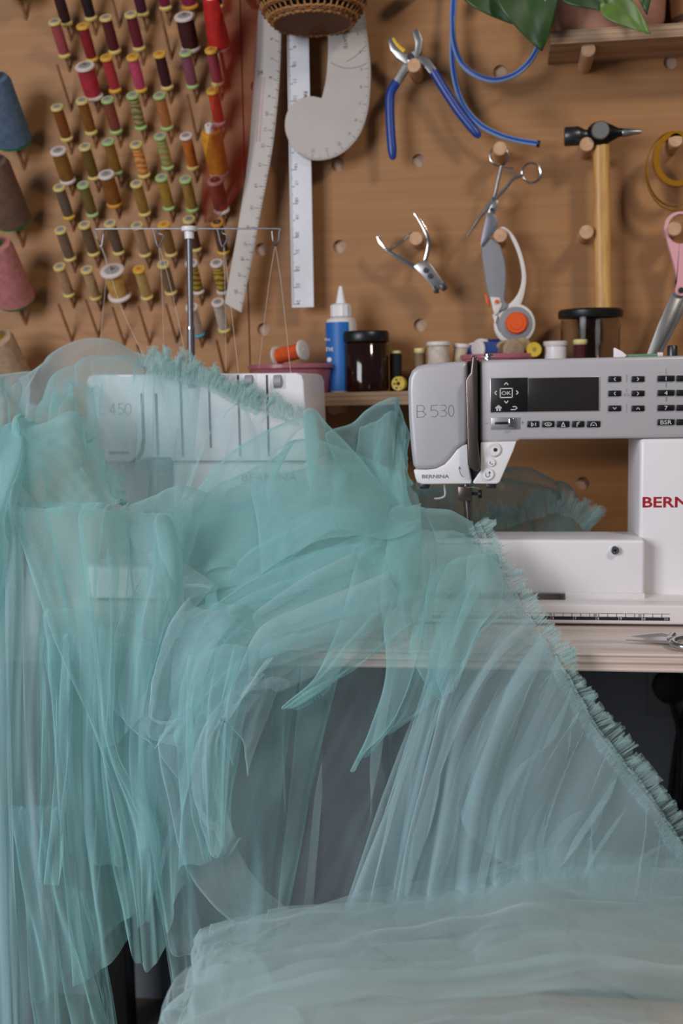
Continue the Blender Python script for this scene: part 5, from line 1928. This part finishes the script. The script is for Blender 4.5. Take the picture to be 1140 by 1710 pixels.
# hanging strips with hems
for rows, pl in (
    ([[(70, 1060, -.655), (100, 1060, -.66), (128, 1060, -.655)], [(72, 1300, -.70), (92, 1300, -.70), (104, 1300, -.69)], [(55, 1474, -.71), (74, 1476, -.712), (92, 1474, -.705)]], 2),
    ([[(60, 1020, -.65), (120, 1020, -.655), (180, 1040, -.65)], [(90, 1280, -.68), (130, 1280, -.68), (175, 1290, -.675)], [(110, 1500, -.69), (150, 1500, -.69), (190, 1480, -.685)], [(122, 1645, -.69), (170, 1620, -.692), (212, 1575, -.685)]], 4),
    ([[(150, 1040, -.65), (200, 1060, -.655), (270, 1080, -.65)], [(160, 1260, -.67), (200, 1260, -.67), (250, 1260, -.665)], [(180, 1420, -.675), (220, 1420, -.675), (262, 1400, -.67)], [(205, 1545, -.68), (240, 1622, -.68), (272, 1590, -.675)]], 4),
    ([[(10, 1350, -.685), (60, 1350, -.69), (100, 1350, -.685)], [(40, 1550, -.70), (90, 1550, -.70), (130, 1560, -.695)], [(60, 1760, -.705), (120, 1760, -.705), (190, 1760, -.70)]], 4),
    ([[(110, 1480, -.68), (130, 1490, -.68), (150, 1490, -.675)], [(140, 1620, -.68), (160, 1620, -.68), (178, 1620, -.675)], [(160, 1760, -.68), (185, 1760, -.68), (200, 1760, -.675)]], 2)):
    tulle(dr, rows, pl, .007, .007, .5, .005, mat=TU, nu=90)
# gathered fringe over the overlocker head
ruffle(dr, [(235, 606, -.345), (280, 616, -.35), (318, 622, -.355), (352, 640, -.36), (395, 664, -.362), (440, 684, -.365), (500, 706, -.368)], 26, 1, 1800, .0034, waves=80)
ruffle(dr, [(250, 622, -.357), (300, 630, -.36), (340, 642, -.364), (380, 664, -.368), (430, 690, -.37)], 24, 1, 1600, .0034, waves=70)
tulle(dr, [[(240, 610, -.35), (300, 620, -.355), (350, 640, -.36), (400, 668, -.365), (450, 690, -.37), (505, 708, -.372)],
           [(230, 680, -.38), (290, 690, -.385), (340, 700, -.385), (380, 715, -.388), (420, 730, -.39), (470, 745, -.39)],
           [(215, 850, -.44), (260, 850, -.44), (300, 850, -.44), (340, 840, -.44), (380, 820, -.44), (430, 800, -.44)]],
      12, .006, .007, .3, .004, mat=TUL)

# --- middle: heap on the table between the machines, spilling over the edge
hp_ = thing('tulle_heap', 'mint tulle heap piled on the table between the two machines', 'fabric', P(480, 1000, -.55))
for dx, dy, dY, pl in ((0, 0, 0, 5), (-6, 20, -.018, 4)):
    tulle(hp_, [[(270+dx, 850+dy, -.40+dY), (400+dx, 810+dy, -.38+dY), (520+dx, 780+dy, -.36+dY), (640, 770+dy, -.34+dY), (678, 790+dy, -.34+dY)],
                [(262+dx, 920+dy, -.47+dY), (400+dx, 880+dy, -.46+dY), (520+dx, 850+dy, -.44+dY), (640, 850+dy, -.42+dY), (700, 860+dy, -.43+dY)],
                [(255+dx, 1000+dy, -.54+dY), (400+dx, 970+dy, -.53+dY), (540+dx, 940+dy, -.52+dY), (640, 930+dy, -.50+dY), (700, 910+dy, -.48+dY)],
                [(245+dx, 1060+dy, -.60+dY), (400+dx, 1050+dy, -.60+dY), (540+dx, 1030+dy, -.60+dY), (620, 1010+dy, -.58+dY), (690, 985+dy, -.54+dY)]],
          pl, .008, .012, .6, .008, axis='v', mat=TU, nu=140, nv=140)
# tall pointed fold
tulle(hp_, [[(271, 882, -.45), (320, 815, -.435), (372, 762, -.42), (440, 720, -.41), (517, 690, -.40), (548, 718, -.40), (620, 790, -.41), (678, 830, -.42)],
            [(282, 940, -.52), (350, 880, -.50), (430, 830, -.49), (500, 800, -.48), (560, 800, -.475), (600, 820, -.47), (650, 850, -.47), (690, 860, -.46)],
            [(300, 1002, -.59), (380, 965, -.575), (460, 935, -.565), (540, 905, -.55), (590, 900, -.54), (630, 895, -.53), (670, 890, -.52), (700, 885, -.5)]],
      3, .006, .005, .4, .004, nu=180)
tulle(hp_, [[(300, 870, -.40), (380, 800, -.39), (455, 762, -.38), (520, 740, -.375), (600, 760, -.375), (675, 800, -.38)],
            [(280, 920, -.47), (370, 870, -.46), (450, 830, -.45), (530, 810, -.44), (600, 820, -.43), (680, 850, -.43)],
            [(270, 1000, -.55), (370, 960, -.55), (460, 930, -.54), (540, 900, -.53), (610, 890, -.51), (690, 890, -.48)]],
      5, .008, .008, .5, .006, nu=160)
# second peak against the sewing machine
tulle(hp_, [[(540, 728, -.345), (575, 708, -.345), (612, 682, -.345), (654, 663, -.345), (668, 685, -.35), (677, 720, -.36), (678, 760, -.37)],
            [(555, 790, -.39), (590, 770, -.39), (620, 760, -.39), (648, 745, -.39), (662, 760, -.39), (674, 780, -.40), (679, 800, -.405)],
            [(540, 900, -.47), (580, 890, -.47), (620, 880, -.465), (650, 875, -.46), (670, 870, -.455), (690, 870, -.45), (705, 875, -.44)]],
      4, .006, .006, .4, .005)
tulle(hp_, [[(600, 720, -.35), (640, 690, -.352), (662, 690, -.355), (676, 720, -.362)],
            [(590, 800, -.40), (630, 780, -.40), (655, 780, -.40), (676, 800, -.405)],
            [(600, 900, -.46), (640, 890, -.46), (670, 880, -.455), (700, 875, -.445)]], 3, .006, .006, .4, .005)
# long folds sweeping down to the left
tulle(hp_, [[(700, 842, -.45), (600, 856, -.48), (545, 848, -.48), (460, 880, -.50), (370, 930, -.53), (285, 990, -.57)],
            [(700, 880, -.49), (610, 905, -.52), (480, 955, -.55), (370, 1015, -.585), (275, 1075, -.615)],
            [(690, 940, -.53), (600, 965, -.56), (480, 1025, -.60), (380, 1085, -.635), (270, 1180, -.66)],
            [(640, 1045, -.60), (570, 1075, -.63), (480, 1105, -.645), (390, 1150, -.665), (300, 1270, -.68)]],
      5, .012, .012, .5, .006, axis='v', nu=150, nv=150)
tulle(hp_, [[(690, 880, -.46), (600, 900, -.50), (480, 930, -.53), (380, 980, -.56), (300, 1040, -.59)],
            [(660, 960, -.54), (580, 985, -.57), (470, 1030, -.60), (370, 1090, -.635), (280, 1160, -.65)],
            [(600, 1060, -.61), (520, 1085, -.64), (440, 1110, -.65), (360, 1160, -.66), (260, 1260, -.67)]],
      4, .012, .012, .5, .006, axis='v', nu=150, nv=150)
# single folds lying one over another, each turned back along its upper edge


def fold(parent, line, off1, off2, Y1, Y2, mat=None, k=1, roll=.017, edges='tlr'):
    """line = [(px, py, Y)] of the turned edge; the cloth runs on by the pixel offsets off1, off2"""
    n = len(line)
    r1 = [(a+off1[0], b+off1[1], c+Y1) for a, b, c in line]
    r2 = [(a+off2[0], b+off2[1], c+Y2) for a, b, c in line]
    return tulle(parent, [line, r1, r2], k, .004, .004, .4, .004, mat=mat, folds=k, skew=.9, roll=roll, span=(-1.2, -.6, 2.2, 2.8), edges=edges)


fold(hp_, [(271, 884, -.49), (350, 868, -.48), (440, 850, -.475), (490, 872, -.475), (560, 900, -.48)], (14, 55, 0), (20, 120, 0), -.03, -.07)
fold(hp_, [(300, 1002, -.565), (400, 930, -.54), (480, 884, -.52), (537, 852, -.50), (600, 855, -.49), (650, 868, -.48)], (10, 45, 0), (16, 110, 0), -.025, -.06)
fold(hp_, [(296, 1014, -.58), (390, 972, -.565), (480, 938, -.55), (590, 900, -.53), (640, 892, -.52)], (12, 45, 0), (10, 105, 0), -.02, -.05)
fold(hp_, [(326, 1190, -.665), (342, 1130, -.655), (372, 1072, -.64), (440, 1010, -.61), (510, 965, -.585), (588, 925, -.56)], (40, 50, 0), (60, 100, 0), -.012, -.022, TUL)
fold(hp_, [(368, 1200, -.68), (395, 1120, -.67), (428, 1054, -.655), (490, 1022, -.64), (556, 995, -.625), (640, 960, -.60)], (30, 50, 0), (40, 105, 0), -.01, -.018, TUL)
fold(hp_, [(172, 1180, -.66), (184, 1060, -.645), (225, 975, -.61), (272, 912, -.575)], (28, 30, 0), (80, 70, 0), -.01, -.02, TUL)
fold(hp_, [(230, 1230, -.672), (246, 1150, -.668), (268, 1060, -.65), (302, 1004, -.625)], (26, 16, 0), (90, 30, 0), -.008, -.014, TUL)
fold(hp_, [(252, 1240, -.69), (275, 1350, -.695), (298, 1448, -.698), (340, 1510, -.698), (392, 1556, -.695)], (40, -10, 0), (100, -30, 0), .006, .012, TUL)
fold(hp_, [(226, 1236, -.67), (240, 1380, -.675), (258, 1500, -.675), (278, 1610, -.675)], (26, -5, 0), (66, -12, 0), .006, .012, TUL)
fold(hp_, [(400, 1130, -.675), (330, 1220, -.70), (314, 1300, -.71), (326, 1380, -.715), (347, 1438, -.715)], (26, 6, 0), (50, -30, 0), -.006, -.002, TUL)
# cascades over the table edge
tulle(hp_, [[(250, 1060, -.61), (330, 1010, -.61), (420, 1030, -.62), (500, 1060, -.635)],
            [(232, 1200, -.655), (300, 1150, -.665), (370, 1130, -.67), (420, 1150, -.665)],
            [(240, 1330, -.675), (305, 1300, -.69), (360, 1300, -.69), (385, 1280, -.68)],
            [(290, 1560, -.68), (310, 1450, -.70), (345, 1440, -.705), (365, 1400, -.69)]],
      5, .012, .010, .5, .006, nu=160)
tulle(hp_, [[(310, 1100, -.655), (370, 1080, -.66), (430, 1090, -.66)],
            [(312, 1250, -.70), (345, 1240, -.705), (390, 1200, -.70)],
            [(318, 1330, -.712), (350, 1380, -.715), (372, 1400, -.71)],
            [(345, 1440, -.712), (352, 1438, -.715), (360, 1425, -.71)]],
      2, .006, .006, .5, .004, nu=90)
tulle(hp_, [[(215, 1100, -.625), (330, 1090, -.63), (450, 1095, -.63), (566, 1110, -.63)],
            [(225, 1300, -.635), (330, 1300, -.64), (430, 1300, -.64), (520, 1310, -.635)],
            [(285, 1640, -.635), (340, 1600, -.64), (420, 1570, -.64), (478, 1530, -.635)]],
      6, .010, .010, .4, .008, nu=160)
tulle(hp_, [[(225, 1080, -.62), (320, 1080, -.62), (420, 1090, -.62), (500, 1100, -.62)],
            [(240, 1280, -.622), (320, 1280, -.622), (400, 1280, -.622), (470, 1290, -.62)],
            [(262, 1500, -.622), (320, 1560, -.622), (390, 1540, -.622), (440, 1540, -.62)],
            [(280, 1700, -.622), (330, 1650, -.622), (390, 1620, -.622), (440, 1600, -.62)]],
      5, .008, .010, .4, .008, nu=140, mat=TUL)
tulle(hp_, [[(500, 1090, -.622), (590, 1090, -.622), (680, 1090, -.622), (760, 1110, -.622)],
            [(480, 1300, -.615), (560, 1300, -.615), (640, 1300, -.615), (700, 1300, -.615)],
            [(450, 1600, -.615), (540, 1580, -.615), (620, 1560, -.615), (680, 1560, -.615)]],
      4, .006, .008, .4, .008, nu=120, mat=TUL)

# --- right: gathered length running under the needle
gt = thing('gathered_tulle', 'mint tulle with a gathered ruffled edge running under the needle', 'fabric', P(850, 1000, -.52))
YN = -.425
# hump beside the presser foot, ending in a point over the table edge
tulle(gt, [[(601, 884, -.51), (630, 858, -.48), (672, 848, -.46), (720, 850, -.445), (765, 860, -.44), (790, 872, -.44)],
           [(590, 940, -.56), (625, 925, -.54), (680, 910, -.52), (730, 908, -.50), (775, 915, -.485), (805, 930, -.48)],
           [(568, 1025, -.62), (605, 1015, -.61), (640, 1005, -.60), (680, 1000, -.58), (715, 998, -.565), (745, 1000, -.55)],
           [(542, 1092, -.65), (565, 1090, -.65), (590, 1086, -.65), (612, 1082, -.645), (632, 1078, -.64), (650, 1070, -.635)],
           [(515, 1140, -.662), (526, 1142, -.664), (538, 1143, -.666), (550, 1143, -.666), (560, 1140, -.664), (570, 1134, -.66)],
           [(470, 1181, -.668), (472, 1182, -.668), (475, 1183, -.668), (478, 1182, -.668), (480, 1181, -.668), (483, 1179, -.668)]],
      3, .008, .007, .3, .004, nu=160, edges='tlr')
tulle(gt, [[(640, 880, -.50), (700, 890, -.49), (760, 890, -.465), (820, 920, -.475)],
           [(632, 1000, -.60), (690, 985, -.59), (740, 970, -.56), (830, 950, -.51)],
           [(640, 1120, -.665), (680, 1110, -.67), (715, 1090, -.665), (770, 1060, -.64)],
           [(612, 1220, -.685), (645, 1210, -.69), (680, 1190, -.69), (725, 1170, -.68)],
           [(576, 1290, -.69), (600, 1272, -.695), (635, 1245, -.695), (660, 1225, -.69)]],
      3, .008, .007, .3, .004, nu=130)
tulle(gt, [[(690, 1000, -.55), (720, 960, -.54), (780, 930, -.52), (830, 935, -.50)],
           [(680, 1080, -.635), (700, 1060, -.63), (750, 1030, -.61), (840, 990, -.55)],
           [(700, 1130, -.665), (720, 1130, -.665), (760, 1100, -.66), (800, 1060, -.64)],
           [(735, 1175, -.675), (740, 1172, -.675), (750, 1160, -.675), (765, 1140, -.67)]],
      3, .006, .006, .3, .004, nu=100)
# main skirt: seam line first, then rows down and to the left
seam = [(795, 872, -.44), (818, 915, -.475), (850, 975, -.50), (878, 1022, -.54), (905, 1065, -.585), (935, 1112, -.625), (968, 1170, -.645), (1012, 1238, -.665), (1075, 1320, -.68), (1150, 1428, -.70), (1240, 1560, -.72)]
for s_i, (mt, pl, off, fw) in enumerate(((TUL, 15, 0, (.014, .034)), (TUL, 11, .012, (.02, .045)), (TUL, 26, -.006, (.004, .012)))):
    tulle(gt, [[(a, b, c+off) for a, b, c in seam[1:]],
               [(775, 985, -.53+off), (800, 1035, -.565+off), (825, 1085, -.625+off), (855, 1140, -.655+off), (885, 1200, -.67+off), (920, 1260, -.68+off), (960, 1310, -.69+off), (1020, 1390, -.70+off), (1120, 1470, -.71+off), (1220, 1590, -.72+off)],
               [(725, 1065, -.61+off), (745, 1130, -.66+off), (765, 1200, -.685+off), (795, 1260, -.70+off), (830, 1320, -.71+off), (870, 1370, -.715+off), (920, 1410, -.72+off), (985, 1455, -.725+off), (1090, 1510, -.73+off), (1200, 1620, -.735+off)],
               [(690, 1210, -.675+off), (695, 1270, -.695+off), (720, 1330, -.71+off), (760, 1385, -.72+off), (800, 1420, -.725+off), (845, 1450, -.73+off), (900, 1480, -.735+off), (970, 1510, -.735+off), (1080, 1550, -.74+off), (1190, 1650, -.74+off)],
               [(575, 1530, -.69+off), (625, 1540, -.70+off), (680, 1550, -.715+off), (735, 1560, -.725+off), (790, 1570, -.73+off), (840, 1580, -.735+off), (890, 1590, -.735+off), (960, 1600, -.735+off), (1080, 1620, -.74+off), (1180, 1700, -.74+off)]],
          pl, .010, .010, .30, .006, nu=330, nv=110, mat=mt, skew=.7, grow=.7, folds=pl, w=fw, edges='lr', span=(-.6, .35, .5, 1.4) if pl < 20 else (-.9, -.4, .6, 1.25))
tulle(gt, [[(a-2, b+2, c-.010) for a, b, c in seam[4:]],
           [(860, 1130, -.66), (890, 1190, -.675), (930, 1250, -.69), (985, 1310, -.70), (1050, 1380, -.71), (1120, 1470, -.72), (1215, 1590, -.73)],
           [(815, 1240, -.70), (845, 1300, -.71), (885, 1350, -.72), (935, 1400, -.73), (1010, 1440, -.735), (1090, 1520, -.74), (1195, 1630, -.745)],
           [(770, 1370, -.72), (800, 1410, -.73), (840, 1440, -.735), (895, 1470, -.74), (965, 1500, -.745), (1060, 1560, -.745), (1180, 1660, -.75)]],
      12, .007, .01, .35, .005, mat=TUL, skew=.9, grow=.7, folds=13, w=(.010, .030), edges='lr', span=(-.7, .1, .6, 1.3))
ruffle(gt, seam, 24, 1, 3000, .0028, waves=140)
ruffle(gt, [(a-4, b+4, c-.003) for a, b, c in seam], 12, -1, 1600, .0028, waves=60, mat=TUL)
ruffle(gt, [(a-1, b+1, c-.004) for a, b, c in seam], 5, 1, 2000, .0022, waves=120)
# tulle passing behind the needle
tulle(gt, [[(690, 800, -.20), (760, 790, -.20), (830, 782, -.19), (900, 790, -.19), (950, 815, -.19), (985, 850, -.19)],
           [(690, 850, -.23), (760, 840, -.23), (830, 830, -.23), (900, 835, -.23), (950, 850, -.23), (990, 880, -.23)],
           [(690, 1010, -.25), (760, 1010, -.25), (830, 1010, -.25), (900, 1010, -.25), (960, 1010, -.25), (1005, 1010, -.25)]],
      8, .010, .010, .5, .008, mat=TUD)
tulle(gt, [[(690, 820, -.215), (760, 812, -.215), (830, 800, -.21), (900, 812, -.21), (960, 850, -.21)],
           [(690, 960, -.258), (760, 960, -.258), (830, 960, -.258), (900, 960, -.258), (980, 960, -.258)]],
      7, .010, .010, .5, .008, mat=TUD)
ruffle(gt, [(800, 880, -.262), (840, 876, -.262), (880, 866, -.262), (920, 852, -.26), (960, 862, -.26), (985, 885, -.26)], 28, 1, 1600, .0036, waves=60)

# --- foreground: heap on the stool
fh = thing('tulle_pile', 'mint tulle heaped over the stool seat in the foreground', 'fabric', P(700, 1600, -.85))
base_rows = [[(318, 1640, -.70), (322, 1578, -.70), (420, 1548, -.70), (600, 1512, -.70), (760, 1476, -.70), (905, 1444, -.70), (1020, 1456, -.70), (1180, 1468, -.70)],
             [(300, 1690, -.80), (330, 1625, -.80), (420, 1592, -.80), (600, 1562, -.80), (760, 1536, -.80), (905, 1510, -.80), (1020, 1520, -.80), (1200, 1530, -.80)],
             [(262, 1730, -.92), (300, 1690, -.92), (420, 1650, -.91), (600, 1628, -.91), (760, 1606, -.91), (905, 1590, -.91), (1020, 1596, -.91), (1230, 1610, -.91)],
             [(240, 1800, -1.03), (300, 1770, -1.03), (420, 1740, -1.03), (600, 1722, -1.03), (760, 1706, -1.03), (905, 1700, -1.03), (1020, 1702, -1.03), (1260, 1720, -1.03)],
             [(230, 2050, -1.16), (300, 2010, -1.16), (420, 1980, -1.16), (600, 1960, -1.16), (760, 1950, -1.16), (905, 1940, -1.16), (1020, 1940, -1.16), (1260, 1950, -1.16)]]
tulle(fh, base_rows, 9, .008, .012, .5, .010, axis='v', nu=200, nv=160, mat=TUP)
low = [[(a+10*i, b+30+7*i, c-.004) for a, b, c in r] for i, r in enumerate(base_rows)]
tulle(fh, low, 8, .008, .012, .5, .010, axis='v', nu=200, nv=160, mat=TUP)
fold(fh, [(322, 1640, -.76), (323, 1572, -.76), (390, 1552, -.76), (460, 1532, -.76), (560, 1524, -.76), (640, 1522, -.76), (745, 1545, -.76)], (8, 45, 0), (0, 150, 0), -.06, -.20, TUP, k=0, edges='t')
fold(fh, [(322, 1650, -.74), (400, 1590, -.72), (480, 1545, -.71), (560, 1515, -.71), (650, 1490, -.71), (770, 1470, -.71), (900, 1441, -.71), (1010, 1475, -.71), (1150, 1548, -.72)], (0, 50, 0), (-10, 170, 0), -.07, -.20, TUP, k=0, edges='t')
fold(fh, [(540, 1640, -.78), (640, 1600, -.76), (720, 1556, -.745), (780, 1522, -.74), (850, 1470, -.74), (930, 1462, -.74), (1040, 1460, -.74), (1200, 1462, -.74)], (-20, 60, 0), (-60, 170, 0), -.06, -.20, TUP, k=0, edges='t')
fold(fh, [(330, 1640, -.86), (420, 1605, -.86), (520, 1592, -.86), (640, 1590, -.86), (790, 1594, -.86), (900, 1612, -.86)], (0, 50, 0), (-10, 150, 0), -.06, -.16, TUP, k=0, edges='t')
fold(fh, [(380, 1660, -.92), (516, 1618, -.92), (620, 1622, -.92), (713, 1632, -.92), (850, 1632, -.92), (950, 1642, -.92), (1080, 1690, -.92)], (-5, 50, 0), (-15, 140, 0), -.05, -.12, TUP, k=0, edges='t')
fold(fh, [(252, 1740, -.92), (270, 1680, -.91), (300, 1635, -.90), (350, 1600, -.89), (420, 1590, -.88)], (30, 40, 0), (110, 280, 0), -.03, -.10, TUP, k=0, edges='t')
